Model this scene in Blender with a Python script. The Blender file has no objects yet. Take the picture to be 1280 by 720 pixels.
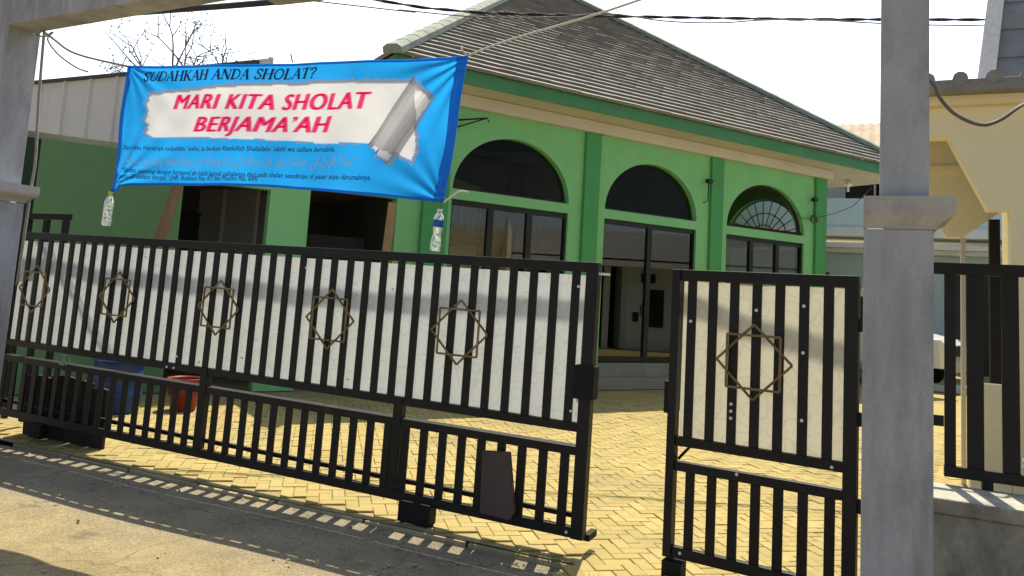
import bpy, bmesh, math, random
from mathutils import Vector, Matrix
random.seed(7)
SC = bpy.context.scene
COL = SC.collection
PI = math.pi
# ------------------------------------------------------------------ camera
cam = bpy.data.cameras.new("camera"); camo = bpy.data.objects.new("camera", cam); COL.objects.link(camo)
PITCH, ROLL, EYE = .1095, .0607, 1.6
cp, sp = math.cos(PITCH), math.sin(PITCH)
fw = Vector((0, cp, sp)); up0 = Vector((0, -sp, cp)); ri0 = Vector((1, 0, 0))
ri = ri0 * math.cos(ROLL) + up0 * math.sin(ROLL); up = up0 * math.cos(ROLL) - ri0 * math.sin(ROLL)
m = Matrix((ri, up, -fw)).transposed().to_4x4(); m.translation = (0, 0, EYE)
camo.matrix_world = m
cam.sensor_width = 36; cam.lens = 970 / 1280 * 36
cam.shift_y = -(360 - 258.2) / 1280
cam.clip_start = .05; cam.clip_end = 1000
SC.camera = camo
# ------------------------------------------------------------------ sky and sun
SUN_TRAVEL = Vector((-.1225, -.495, -1.0))
world = bpy.data.worlds.new("World"); SC.world = world; world.use_nodes = True
nt = world.node_tree; nt.nodes.clear()
out = nt.nodes.new("ShaderNodeOutputWorld"); bg = nt.nodes.new("ShaderNodeBackground"); sky = nt.nodes.new("ShaderNodeTexSky")
sky.sky_type = 'NISHITA'; sky.sun_disc = False
sky.sun_elevation = math.radians(63); sky.sun_rotation = math.radians(13.9)
sky.air_density = 1.0; sky.dust_density = 1.2; sky.ozone_density = 1.0; sky.altitude = 0
# thin bright haze round the sun's side of the sky, added to the clear sky
tcw = nt.nodes.new("ShaderNodeTexCoord"); dotn = nt.nodes.new("ShaderNodeVectorMath"); dotn.operation = 'DOT_PRODUCT'
hd_ = Vector((.16, .88, .42)).normalized(); dotn.inputs[1].default_value = hd_
mr = nt.nodes.new("ShaderNodeMapRange"); mr.interpolation_type = 'SMOOTHSTEP'; mr.inputs[1].default_value = -.1; mr.inputs[2].default_value = 1.0; mr.inputs[3].default_value = .0; mr.inputs[4].default_value = 1.0
sc_ = nt.nodes.new("ShaderNodeMix"); sc_.data_type = 'RGBA'; sc_.inputs[6].default_value = (0, 0, 0, 1); sc_.inputs[7].default_value = (9.5, 9.8, 10.0, 1)
ad_ = nt.nodes.new("ShaderNodeMix"); ad_.data_type = 'RGBA'; ad_.blend_type = 'ADD'; ad_.inputs[0].default_value = 1
nt.links.new(tcw.outputs['Generated'], dotn.inputs[0]); nt.links.new(dotn.outputs['Value'], mr.inputs[0]); nt.links.new(mr.outputs[0], sc_.inputs[0])
nt.links.new(sky.outputs[0], ad_.inputs[6]); nt.links.new(sc_.outputs[2], ad_.inputs[7]); nt.links.new(ad_.outputs[2], bg.inputs[0]); nt.links.new(bg.outputs[0], out.inputs[0])
bg.inputs[1].default_value = .072
sun = bpy.data.lights.new("sun", 'SUN'); suno = bpy.data.objects.new("sun", sun); COL.objects.link(suno)
sun.energy = 4.5; sun.angle = math.radians(.42); sun.color = (1, .895, .69)
suno.rotation_euler = SUN_TRAVEL.to_track_quat('-Z', 'Y').to_euler(); suno.location = (0, 0, 30)
SC.view_settings.view_transform = 'Standard'; SC.view_settings.look = 'None'
SC.view_settings.gamma = 1; SC.view_settings.use_curve_mapping = False
SC.view_settings.exposure = .92
SC.cycles.max_bounces = 8; SC.cycles.transparent_max_bounces = 16

# ------------------------------------------------------------------ materials
def srgb(r, g, b):
    f = lambda c: (c / 255 / 12.92) if c / 255 <= .04045 else ((c / 255 + .055) / 1.055) ** 2.4
    return (f(r), f(g), f(b))
def new_mat(name):
    M = bpy.data.materials.new(name); M.use_nodes = True; t = M.node_tree
    b = t.nodes["Principled BSDF"]; return M, t, b
def noise(t, scale, detail=5, rough=.6, coord='Object', stretch=None):
    tc = t.nodes.new("ShaderNodeTexCoord"); n = t.nodes.new("ShaderNodeTexNoise")
    n.inputs['Scale'].default_value = scale; n.inputs['Detail'].default_value = detail; n.inputs['Roughness'].default_value = rough
    if stretch:
        mp = t.nodes.new("ShaderNodeMapping"); mp.inputs['Scale'].default_value = stretch
        t.links.new(tc.outputs[coord], mp.inputs[0]); t.links.new(mp.outputs[0], n.inputs['Vector'])
    else: t.links.new(tc.outputs[coord], n.inputs['Vector'])
    return n.outputs['Fac']
def ramp(t, fac, a, b):
    r = t.nodes.new("ShaderNodeMapRange"); r.inputs[1].default_value = a; r.inputs[2].default_value = b
    t.links.new(fac, r.inputs[0]); return r.outputs[0]
def mixc(t, fac, A, B, mode='MIX'):
    x = t.nodes.new("ShaderNodeMix"); x.data_type = 'RGBA'; x.blend_type = mode
    if isinstance(fac, (int, float)): x.inputs[0].default_value = fac
    else: t.links.new(fac, x.inputs[0])
    for s, v in ((6, A), (7, B)):
        if isinstance(v, tuple): x.inputs[s].default_value = (*v[:3], 1)
        else: t.links.new(v, x.inputs[s])
    return x.outputs[2]
def mul(c, k): return tuple(min(1, v * k) for v in c)
def mat(name, col, rough=.8, var=.25, scale=3, fine=40, bump=.1, bscale=None, metal=0, spec=.3, dirt=None, dirt_amt=(.5, .75), stretch=None, grain=.22):
    M, t, b = new_mat(name)
    n1 = noise(t, scale, stretch=stretch); n2 = noise(t, fine, 3)
    c = mixc(t, ramp(t, n1, .3, .7), mul(col, 1 - var), mul(col, 1 + var))
    c = mixc(t, ramp(t, n2, .3, .7), c, mixc(t, grain, c, (.02, .02, .02)))
    if dirt:
        n3 = noise(t, scale * .6 + .37, 8, .7, stretch=stretch)
        c = mixc(t, ramp(t, n3, *dirt_amt), c, dirt)
    t.links.new(c, b.inputs['Base Color'])
    b.inputs['Roughness'].default_value = rough; b.inputs['Metallic'].default_value = metal
    b.inputs['Specular IOR Level'].default_value = spec
    if bump:
        bp = t.nodes.new("ShaderNodeBump"); bp.inputs['Strength'].default_value = bump; bp.inputs['Distance'].default_value = .02
        t.links.new(noise(t, bscale or fine, 6), bp.inputs['Height']); t.links.new(bp.outputs[0], b.inputs['Normal'])
    return M
def weather(Mx, dark, pale):
    t = Mx.node_tree; b = t.nodes["Principled BSDF"]; src = b.inputs['Base Color'].links[0].from_socket
    c = mixc(t, ramp(t, noise(t, 7, 6, .65, stretch=(1, 1, .10)), .54, .70), src, dark)
    c = mixc(t, ramp(t, noise(t, 4.5, 9, .75, stretch=(1, 1, .7)), .60, .72), c, pale)
    t.links.new(c, b.inputs['Base Color'])
def mat_plain(name, col, rough=.6, spec=.3):
    M, t, b = new_mat(name)
    c = mixc(t, ramp(t, noise(t, 25), .3, .7), mul(col, .9), mul(col, 1.06)); t.links.new(c, b.inputs['Base Color'])
    b.inputs['Roughness'].default_value = rough; b.inputs['Specular IOR Level'].default_value = spec
    return M
def mat_translucent(name, col, tcol, amt, var=.06, rough=.5, swirl=False, scale=6):
    M, t, b = new_mat(name)
    o = t.nodes["Material Output"]
    n = noise(t, scale); c = mixc(t, ramp(t, n, .3, .7), mul(col, 1 - var), mul(col, 1 + var))
    tc2 = mixc(t, ramp(t, n, .3, .7), mul(tcol, 1 - var), mul(tcol, 1 + var))
    if swirl:
        nz = t.nodes.new("ShaderNodeTexNoise"); nz.inputs['Scale'].default_value = 3.2; nz.inputs['Detail'].default_value = 1
        tc = t.nodes.new("ShaderNodeTexCoord"); t.links.new(tc.outputs['Object'], nz.inputs['Vector'])
        ad = t.nodes.new("ShaderNodeVectorMath"); ad.operation = 'MULTIPLY_ADD'; ad.inputs[1].default_value = (.9, .9, .9)
        t.links.new(nz.outputs['Color'], ad.inputs[0]); t.links.new(tc.outputs['Object'], ad.inputs[2])
        vo = t.nodes.new("ShaderNodeTexVoronoi"); vo.feature = 'DISTANCE_TO_EDGE'; vo.inputs['Scale'].default_value = 6
        t.links.new(ad.outputs[0], vo.inputs['Vector'])
        k = ramp(t, vo.outputs['Distance'], .06, .01)
        k2 = t.nodes.new("ShaderNodeMath"); k2.operation = 'MULTIPLY'; k2.inputs[1].default_value = .17; t.links.new(k, k2.inputs[0])
        c = mixc(t, k2.outputs[0], c, mul(col, .25)); tc2 = mixc(t, k2.outputs[0], tc2, mul(tcol, .25))
    t.links.new(c, b.inputs['Base Color']); b.inputs['Roughness'].default_value = rough; b.inputs['Specular IOR Level'].default_value = .3
    tr = t.nodes.new("ShaderNodeBsdfTranslucent"); t.links.new(tc2, tr.inputs[0])
    mx = t.nodes.new("ShaderNodeMixShader"); mx.inputs[0].default_value = amt
    t.links.new(b.outputs[0], mx.inputs[1]); t.links.new(tr.outputs[0], mx.inputs[2]); t.links.new(mx.outputs[0], o.inputs[0])
    return M
def mat_glass(name, tint, gloss=1.0, ior=1.5, rough=.01):
    M, t, b = new_mat(name); o = t.nodes["Material Output"]; t.nodes.remove(b)
    tr = t.nodes.new("ShaderNodeBsdfTransparent"); tr.inputs[0].default_value = (*tint, 1)
    gl = t.nodes.new("ShaderNodeBsdfGlossy"); gl.inputs[0].default_value = (gloss, gloss, gloss, 1); gl.inputs['Roughness'].default_value = rough
    bp = t.nodes.new("ShaderNodeBump"); bp.inputs['Strength'].default_value = .02; t.links.new(noise(t, 1.5, 1), bp.inputs['Height']); t.links.new(bp.outputs[0], gl.inputs['Normal'])
    fr = t.nodes.new("ShaderNodeFresnel"); fr.inputs[0].default_value = ior
    mx = t.nodes.new("ShaderNodeMixShader"); t.links.new(fr.outputs[0], mx.inputs[0])
    t.links.new(tr.outputs[0], mx.inputs[1]); t.links.new(gl.outputs[0], mx.inputs[2]); t.links.new(mx.outputs[0], o.inputs[0])
    return M

M = {}
def road_mat():
    Mx, t, b = new_mat('road_surface')
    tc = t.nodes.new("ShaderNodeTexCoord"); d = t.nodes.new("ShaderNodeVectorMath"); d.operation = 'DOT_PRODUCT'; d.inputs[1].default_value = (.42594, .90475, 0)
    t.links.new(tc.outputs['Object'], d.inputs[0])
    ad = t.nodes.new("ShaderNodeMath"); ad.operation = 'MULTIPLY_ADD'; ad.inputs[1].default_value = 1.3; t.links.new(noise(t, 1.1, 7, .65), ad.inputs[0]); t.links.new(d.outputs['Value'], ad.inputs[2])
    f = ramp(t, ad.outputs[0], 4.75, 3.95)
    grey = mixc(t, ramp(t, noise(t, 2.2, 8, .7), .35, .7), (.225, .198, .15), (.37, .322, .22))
    sunlit_sand = mixc(t, ramp(t, noise(t, 3.0, 8, .7), .35, .7), (.27, .215, .11), (.43, .355, .19))
    c = mixc(t, f, grey, sunlit_sand)  # paints the shaded strip by the gate grey, the sunlit road sandy yellow
    vo = t.nodes.new("ShaderNodeTexVoronoi"); vo.feature = 'DISTANCE_TO_EDGE'; vo.inputs['Scale'].default_value = .8
    wv = t.nodes.new("ShaderNodeVectorMath"); wv.operation = 'MULTIPLY_ADD'; wv.inputs[1].default_value = (.5, .5, .5); nz = t.nodes.new("ShaderNodeTexNoise"); nz.inputs['Scale'].default_value = 3; nz.inputs['Detail'].default_value = 6
    t.links.new(tc.outputs['Object'], nz.inputs['Vector']); t.links.new(nz.outputs['Color'], wv.inputs[0]); t.links.new(tc.outputs['Object'], wv.inputs[2]); t.links.new(wv.outputs[0], vo.inputs['Vector'])
    c = mixc(t, ramp(t, vo.outputs['Distance'], .012, .003), c, mixc(t, .35, c, (.02, .018, .015)))
    c = mixc(t, ramp(t, noise(t, 1.7, 5, .6), .64, .72), c, mixc(t, .5, c, (.05, .045, .04)))
    c = mixc(t, ramp(t, noise(t, 75, 3), .4, .65), mixc(t, .45, c, (.05, .045, .04)), c)
    c = mixc(t, ramp(t, noise(t, 22, 4, .7), .62, .75), c, mixc(t, .4, c, (.5, .46, .36)))
    t.links.new(c, b.inputs['Base Color']); b.inputs['Roughness'].default_value = .95; b.inputs['Specular IOR Level'].default_value = .15
    bp = t.nodes.new("ShaderNodeBump"); bp.inputs['Strength'].default_value = .8; bp.inputs['Distance'].default_value = .02
    t.links.new(noise(t, 38, 7, .7), bp.inputs['Height']); t.links.new(bp.outputs[0], b.inputs['Normal'])
    return Mx
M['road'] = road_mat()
M['soil'] = mat('soil', (.22, .17, .10), .95, .3, .5, 30, .4)
M['joint'] = mat('sand_joint', (.30, .24, .115), .95, .25, 2, 50, .3)
M['kerb'] = mat('kerb_concrete', (.40, .33, .19), .9, .25, 2.5, 45, .5, dirt=(.16, .13, .085), dirt_amt=(.55, .8))
M['concrete'] = mat('post_concrete', (.37, .385, .43), .85, .20, 2.6, 70, .3, 14, dirt=(.17, .175, .19), dirt_amt=(.48, .74), stretch=(1, 1, .4), grain=.12)
M['concrete_pale'] = mat('cast_moulding_concrete', (.41, .41, .40), .85, .15, 2.6, 60, .22, 25, dirt=(.17, .165, .155), dirt_amt=(.48, .75), grain=.12)
weather(M['concrete'], (.24, .245, .265), (.47, .48, .51)); weather(M['concrete_pale'], (.22, .215, .20), (.50, .49, .46))
M['concrete_stained'] = mat('stained_wall_concrete', (.36, .35, .31), .9, .2, 1.5, 40, .3, 25, dirt=(.09, .09, .08), dirt_amt=(.5, .72), stretch=(1.2, 1.2, .5))
M['black'] = mat('black_gate_paint', (.010, .010, .011), .5, .3, 4, 60, .08, spec=.25, dirt=(.055, .042, .030), dirt_amt=(.6, .9))
M['black_old'] = mat('old_black_paint', (.010, .0095, .0095), .7, .3, 4, 60, .1, spec=.2)
M['brass'] = mat('gold_paint', (.24, .17, .07), .5, .3, 8, 60, .05, metal=.3)
M['panel'] = mat_translucent('milky_sheet', (.465, .51, .545), (.455, .49, .52), .50, .05, .35, True, 3)
M['cream_panel'] = mat_translucent('creamy_sheet', (.55, .545, .48), (.54, .525, .43), .50, .06, .35, True, 3)
M['light_dot_rod'] = mat_plain('light_dot_rod_white', (.8, .8, .78), .35)  # white for the painted light dots, also the latch rod
M['green_wall'] = mat('green_wall_paint', (.225, .57, .245), .7, .06, .7, 18, .03, dirt=(.17, .45, .19), dirt_amt=(.5, .85), grain=.04, stretch=(1, 1, .35))
M['green_dark'] = mat('green_pilaster_paint', (.075, .33, .115), .7, .08, .9, 18, .03, grain=.04)
M['green_fascia'] = mat('green_fascia_paint', (.075, .26, .115), .65, .1, 1.5, 18, .05, dirt=(.10, .22, .13), dirt_amt=(.55, .8))
M['green_old'] = mat('dull_green_paint', (.13, .26, .12), .85, .10, .6, 20, .04, dirt=(.11, .195, .10), dirt_amt=(.5, .85), grain=.06, stretch=(1, 1, .4))
M['cream'] = mat('cream_plaster', (.60, .57, .50), .85, .06, 1.2, 20, .03, grain=.06)
M['plinth'] = mat('grey_step_tile', (.22, .225, .21), .55, .15, 1.8, 30, .06)
M['floor'] = mat('pale_floor_tile', (.30, .30, .28), .25, .1, 1.5, 20, .0)
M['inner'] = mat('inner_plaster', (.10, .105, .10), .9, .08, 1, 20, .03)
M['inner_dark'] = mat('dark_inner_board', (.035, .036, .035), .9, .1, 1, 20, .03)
M['alu'] = mat('dark_frame_metal', (.012, .014, .014), .4, .2, 4, 40, .0)
M['glass'] = mat_glass('door_glass', (.26, .28, .28), .95, 1.75)
M['glass_dark'] = mat_glass('arch_glass', (.50, .52, .51), .6, 1.3)
M['rtile'] = None
M['cap'] = mat('ridge_cap_paint', (.25, .29, .245), .85, .2, 2, 25, .15, dirt=(.10, .13, .10), dirt_amt=(.5, .8))
M['tin'] = mat('pale_sheet_metal', (.62, .62, .63), .6, .08, 1.2, 20, .04, grain=.06, dirt=(.47, .47, .47), dirt_amt=(.5, .85), stretch=(1, 1, .3))
M['tin_dark'] = mat('sheet_trim', (.06, .06, .06), .6, .2, 2, 30, .05)
M['yellow'] = mat('yellow_plaster', (.86, .77, .52), .85, .05, .9, 22, .03, dirt=(.76, .67, .44), dirt_amt=(.5, .9), grain=.05, stretch=(1, 1, .4))
M['grey_tile'] = mat('grey_roof_tile', (.27, .265, .255), .85, .15, 1.6, 30, .15, dirt=(.16, .16, .15), dirt_amt=(.5, .8))
M['white_board'] = mat('white_verge_board', (.62, .60, .58), .7, .08, 1.5, 30, .05)
M['blue_wall'] = mat('pale_blue_plaster', (.60, .75, .82), .85, .06, .8, 20, .04, grain=.05)
M['white_wall'] = mat('white_slab', (.76, .77, .77), .85, .07, .8, 20, .04, grain=.05)
M['wing_wall'] = mat('bright_blue_plaster', (.70, .83, .90), .85, .05, .8, 20, .03, grain=.05)
M['tin_brown'] = mat('rusty_roof_sheet', (.36, .28, .20), .85, .2, 1.2, 20, .1)
M['dark_open'] = mat('dark_opening', (.02, .022, .024), .6, .1, 2, 20, 0)
M['bark'] = mat('grey_bark', (.10, .075, .055), .95, .3, 6, 40, .3)
M['leaf'] = mat('dry_leaf', (.09, .07, .035), .8, .35, 5, 30, 0)
M['weed'] = mat('weed_green', (.26, .27, .08), .8, .3, 8, 40, 0)
M['bamboo'] = mat('old_bamboo', (.24, .15, .085), .7, .2, 5, 40, .1, stretch=(1, 1, .2))
M['timber'] = mat('raw_timber', (.36, .25, .13), .85, .2, 8, 40, .15, stretch=(1, 1, .15))
M['board'] = mat('weathered_board', (.03, .024, .022), .9, .25, 6, 50, .2, stretch=(1, 1, .2))
M['board_red'] = mat('reddish_board', (.10, .07, .066), .85, .2, 5, 50, .2, stretch=(1, 1, .3))
M['drum'] = mat('blue_plastic', (.01, .045, .20), .45, .15, 3, 30, .02)
M['bucket'] = mat('red_plastic', (.24, .025, .012), .45, .15, 3, 30, .02)
M['rope'] = mat('grey_rope', (.30, .29, .27), .9, .2, 20, 60, 0)
M['rope_white'] = mat('pale_cord', (.62, .62, .60), .8, .1, 20, 60, 0)
M['cable'] = mat('dark_cable', (.035, .035, .04), .7, .2, 20, 60, 0)
M['cable_grey'] = mat('grey_cable', (.13, .13, .13), .7, .2, 20, 60, 0)
M['blue_cloth'] = mat_translucent('blue_banner_cloth', (.014, .31, .78), (.016, .36, .92), .45, .10, .45, False, 2)
M['white_print'] = mat_translucent('white_print', (.68, .69, .72), (.78, .79, .82), .40, .05, .5, False, 4)
M['grey_print1'] = mat_translucent('light_grey_print', (.55, .56, .58), (.6, .6, .63), .40, .04)
M['grey_print2'] = mat_translucent('mid_grey_print', (.40, .41, .43), (.44, .45, .47), .40, .04)
M['grey_print3'] = mat_translucent('dark_grey_print', (.26, .27, .29), (.28, .29, .31), .40, .04)
M['navy_print'] = mat_plain('navy_print', (.008, .035, .10), .6)
def ink(name, col):
    Mx, t, b = new_mat(name); t.nodes.remove(b); tr = t.nodes.new("ShaderNodeBsdfTransparent"); tr.inputs[0].default_value = (*col, 1)
    t.links.new(tr.outputs[0], t.nodes["Material Output"].inputs[0]); return Mx
M['pink_print'] = ink('pink_ink', (.98, .28, .52))
M['pink_pale'] = mat_translucent('pale_pink_print', (.80, .50, .60), (.85, .55, .65), .4, .03)
M['pale_print'] = mat_translucent('pale_blue_print', (.55, .75, .85), (.6, .8, .9), .35, .03)
M['sky_print'] = mat_translucent('light_blue_print', (.10, .47, .86), (.12, .52, .95), .45, .06)
M['bottle_yellow'] = mat_plain('yellow_cap', (.62, .62, .03), .4)
M['bottle_white'] = mat_plain('white_cap', (.75, .77, .78), .4)
M['label_blue'] = mat_plain('blue_label', (.01, .10, .42), .4)
M['car_white'] = mat_plain('white_car_paint', (.75, .75, .74), .15, .6)
M['car_silver'] = mat_plain('silver_car_paint', (.62, .63, .64), .15, .6)
M['tyre'] = mat_plain('tyre_rubber', (.015, .015, .015), .8)
M['lamp_glass'] = mat_plain('lamp_lens', (.7, .7, .66), .1, .6)
M['car_glass'] = mat_plain('car_window', (.02, .025, .028), .05, .8)
M['bumper'] = mat_plain('cream_bumper', (.42, .40, .30), .5)
M['step'] = mat_plain('pale_step', (.40, .43, .50), .7)
def pet():
    Mx, t, b = new_mat('clear_plastic'); o = t.nodes["Material Output"]; t.nodes.remove(b)
    tr = t.nodes.new("ShaderNodeBsdfTransparent"); tr.inputs[0].default_value = (.93, .95, .95, 1)
    df = t.nodes.new("ShaderNodeBsdfTranslucent"); df.inputs[0].default_value = (.85, .88, .88, 1)
    gl = t.nodes.new("ShaderNodeBsdfGlossy"); gl.inputs['Roughness'].default_value = .08
    lw = t.nodes.new("ShaderNodeLayerWeight"); lw.inputs[0].default_value = .45
    m1 = t.nodes.new("ShaderNodeMixShader"); t.links.new(ramp(t, noise(t, 60, 2), .35, .75), m1.inputs[0])
    m0 = t.nodes.new("ShaderNodeMixShader"); m0.inputs[0].default_value = .55
    t.links.new(tr.outputs[0], m0.inputs[1]); t.links.new(df.outputs[0], m0.inputs[2])
    t.links.new(tr.outputs[0], m1.inputs[1]); t.links.new(m0.outputs[0], m1.inputs[2])
    m2 = t.nodes.new("ShaderNodeMixShader"); t.links.new(lw.outputs['Facing'], m2.inputs[0])
    t.links.new(m1.outputs[0], m2.inputs[1]); t.links.new(gl.outputs[0], m2.inputs[2]); t.links.new(m2.outputs[0], o.inputs[0])
    return Mx
M['pet'] = pet()
def tile_mat():
    Mx, t, b = new_mat('grey_concrete_roof_tile')
    at = t.nodes.new("ShaderNodeAttribute"); at.attribute_name = 'tone'
    c0 = mixc(t, at.outputs['Fac'], (.232, .217, .195), (.285, .268, .242))
    c = mixc(t, ramp(t, noise(t, 1.3, 8, .7), .5, .75), c0, (.15, .145, .135))
    c = mixc(t, ramp(t, noise(t, 30, 3), .3, .7), c, mixc(t, .25, c, (.03, .03, .03)))
    t.links.new(c, b.inputs['Base Color']); b.inputs['Roughness'].default_value = .85; b.inputs['Specular IOR Level'].default_value = .25
    return Mx
M['rtile'] = tile_mat()
def paver_mat():
    Mx, t, b = new_mat('yellow_concrete_paver')
    at = t.nodes.new("ShaderNodeAttribute"); at.attribute_name = 'tone'
    c0 = mixc(t, at.outputs['Fac'], (.305, .242, .088), (.385, .31, .125))
    c = mixc(t, ramp(t, noise(t, .8, 8, .7), .48, .8), c0, (.19, .16, .085))
    c = mixc(t, ramp(t, noise(t, 90, 3), .3, .7), c, mixc(t, .25, c, (.05, .04, .03)))
    t.links.new(c, b.inputs['Base Color']); b.inputs['Roughness'].default_value = .9; b.inputs['Specular IOR Level'].default_value = .2
    bp = t.nodes.new("ShaderNodeBump"); bp.inputs['Strength'].default_value = .35; bp.inputs['Distance'].default_value = .01
    t.links.new(noise(t, 70, 4), bp.inputs['Height']); t.links.new(bp.outputs[0], b.inputs['Normal'])
    return Mx
M['paver'] = paver_mat()

# ------------------------------------------------------------------ mesh helpers
class MB:
    def __init__(s): s.v = []; s.f = []; s.sm = []; s.tone = []
    def face(s, pts, smooth=False, tone=.5):
        i = len(s.v); s.v += [tuple(p) for p in pts]; s.f.append(tuple(range(i, i + len(pts)))); s.sm.append(smooth); s.tone.append(tone)
    def box(s, x0, x1, y0, y1, z0, z1, mtx=None, tone=.5):
        i = len(s.v); P = [Vector((x, y, z)) for z in (z0, z1) for y in (y0, y1) for x in (x0, x1)]
        if mtx: P = [mtx @ p for p in P]
        s.v += [tuple(p) for p in P]
        for f in ((0, 2, 3, 1), (4, 5, 7, 6), (0, 1, 5, 4), (2, 6, 7, 3), (0, 4, 6, 2), (1, 3, 7, 5)):
            s.f.append(tuple(i + k for k in f)); s.sm.append(False); s.tone.append(tone)
        return s
    def prism(s, poly, y0, y1):                     # polygon in x,z extruded along y
        i = len(s.v); n = len(poly)
        s.v += [(x, y0, z) for x, z in poly] + [(x, y1, z) for x, z in poly]
        s.f.append(tuple(i + k for k in range(n))); s.f.append(tuple(i + n + k for k in reversed(range(n))))
        for k in range(n): s.f.append((i + k, i + n + k, i + n + (k + 1) % n, i + (k + 1) % n))
        s.sm += [False] * (n + 2); s.tone += [.5] * (n + 2); return s
    def zprism(s, poly, z0, z1):
        i = len(s.v); n = len(poly)
        s.v += [(x, y, z0) for x, y in poly] + [(x, y, z1) for x, y in poly]
        s.f.append(tuple(i + k for k in reversed(range(n)))); s.f.append(tuple(i + n + k for k in range(n)))
        for k in range(n): s.f.append((i + k, i + (k + 1) % n, i + n + (k + 1) % n, i + n + k))
        s.sm += [False] * (n + 2); s.tone += [.5] * (n + 2); return s
    def tube(s, path, r, n=8, closed=False, smooth=True):
        P = [Vector(p) for p in path]; R = r if isinstance(r, (list, tuple)) else [r] * len(P)
        base = len(s.v); prev = None
        for k, p in enumerate(P):
            if closed: d = P[(k + 1) % len(P)] - P[k - 1]
            else: d = P[min(k + 1, len(P) - 1)] - P[max(k - 1, 0)]
            d.normalize()
            a = Vector((0, 0, 1)) if abs(d.z) < .9 else Vector((1, 0, 0))
            if prev is not None:
                u = prev - d * prev.dot(d)
                if u.length < 1e-4: u = d.cross(a)
            else: u = d.cross(a)
            u.normalize(); w = d.cross(u); prev = u
            for j in range(n):
                an = 2 * PI * j / n; s.v.append(tuple(p + (u * math.cos(an) + w * math.sin(an)) * R[k]))
        L = len(P)
        for k in range(L if closed else L - 1):
            for j in range(n):
                a0 = base + k * n + j; a1 = base + k * n + (j + 1) % n; k2 = (k + 1) % L
                s.f.append((a0, a1, base + k2 * n + (j + 1) % n, base + k2 * n + j)); s.sm.append(smooth); s.tone.append(.5)
        if not closed:
            s.f.append(tuple(base + j for j in reversed(range(n)))); s.f.append(tuple(base + (L - 1) * n + j for j in range(n))); s.sm += [False] * 2; s.tone += [.5] * 2
        return s
    def lathe(s, prof, n=24, c=(0, 0)):
        base = len(s.v)
        for r, z in prof:
            for j in range(n):
                an = 2 * PI * j / n; s.v.append((c[0] + r * math.cos(an), c[1] + r * math.sin(an), z))
        for k in range(len(prof) - 1):
            for j in range(n):
                s.f.append((base + k * n + j, base + k * n + (j + 1) % n, base + (k + 1) * n + (j + 1) % n, base + (k + 1) * n + j)); s.sm.append(True); s.tone.append(.5)
        return s
    def build(s, name, mt, parent=None, bevel=0, tone=False, solid=0):
        me = bpy.data.meshes.new(name); me.from_pydata(s.v, [], s.f); me.update()
        me.polygons.foreach_set('use_smooth', s.sm)
        me.materials.append(mt)
        if tone:
            a = me.attributes.new('tone', 'FLOAT', 'FACE'); a.data.foreach_set('value', s.tone)
        o = bpy.data.objects.new(name, me); COL.objects.link(o)
        if parent is not None: o.parent = parent
        if bevel:
            b = o.modifiers.new('bevel', 'BEVEL'); b.width = bevel; b.segments = 2; b.limit_method = 'ANGLE'
        if solid:
            sd = o.modifiers.new('solid', 'SOLIDIFY'); sd.thickness = solid
        return o
def B(x0, x1, y0, y1, z0, z1): return MB().box(x0, x1, y0, y1, z0, z1)
def tag(o, label=None, cat=None, group=None, kind=None):
    if label: o['label'] = label
    if cat: o['category'] = cat
    if group: o['group'] = group
    if kind: o['kind'] = kind
    return o
def thing(name, loc, yaw, label, cat, group=None):
    o = bpy.data.objects.new(name, None); COL.objects.link(o); o.empty_display_size = .2
    o.location = loc; o.rotation_euler = (0, 0, yaw); return tag(o, label, cat, group)
def copy_part(o, parent, loc=None):
    c = o.copy(); COL.objects.link(c); c.parent = parent
    if loc is not None: c.location = loc
    return c
def arc(cx, cz, rx, rz, a0, a1, n): return [(cx + rx * math.cos(a0 + (a1 - a0) * i / n), cz + rz * math.sin(a0 + (a1 - a0) * i / n)) for i in range(n + 1)]

# frames: gate line (t along the gate, n into the yard) and mosque front (t along the wall, n inwards)
GY = -.44; GA = Vector((.5665, 5.0091, 0)); GT = Vector((math.cos(GY), math.sin(GY), 0)); GN = Vector((-math.sin(GY), math.cos(GY), 0))
def G(t, n, z=0): return GA + GT * t + GN * n + Vector((0, 0, z))
MY = .55; MA = Vector((1.269, 13.994, 0)); MT = Vector((math.cos(MY), math.sin(MY), 0)); MN = Vector((-math.sin(MY), math.cos(MY), 0))
def Q(t, n, z=0): return MA + MT * t + MN * n + Vector((0, 0, z))
def gtn(p): d = Vector((p[0], p[1], 0)) - GA; return d.dot(GT), d.dot(GN)
def mtn(p): d = Vector((p[0], p[1], 0)) - MA; return d.dot(MT), d.dot(MN)

# ------------------------------------------------------------------ ground, road, yard, kerb
g = MB(); g.face([(-300, -300, -.12), (300, -300, -.12), (300, 300, -.12), (-300, 300, -.12)])
tag(g.build('ground', M['soil']), kind='structure')
rd = MB()
def strip(t0, t1, n0, n1, nt_, nn_, zf):
    for i in range(nt_):
        for j in range(nn_):
            ts = [t0 + (t1 - t0) * (i + k) / nt_ for k in (0, 1)]; ns = [n0 + (n1 - n0) * (j + k) / nn_ for k in (0, 1)]
            rd.face([G(t, n, zf(t, n)) for t, n in ((ts[0], ns[0]), (ts[1], ns[0]), (ts[1], ns[1]), (ts[0], ns[1]))], True)
def road_z(t, n): return -.05 + .006 * math.sin(t * 2.3 + n) + .005 * math.sin(n * 3.1 - t * .7)
strip(-40, 40, -9, -2.6, 40, 8, lambda t, n: -.05)
strip(-8, 3, -2.6, -.12, 60, 20, lambda t, n: road_z(t, n) if n > -2.59 and -7.9 < t < 2.9 else -.05)
strip(-40, -8, -2.6, -.12, 10, 2, lambda t, n: -.05); strip(3, 40, -2.6, -.12, 10, 2, lambda t, n: -.05)
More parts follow.
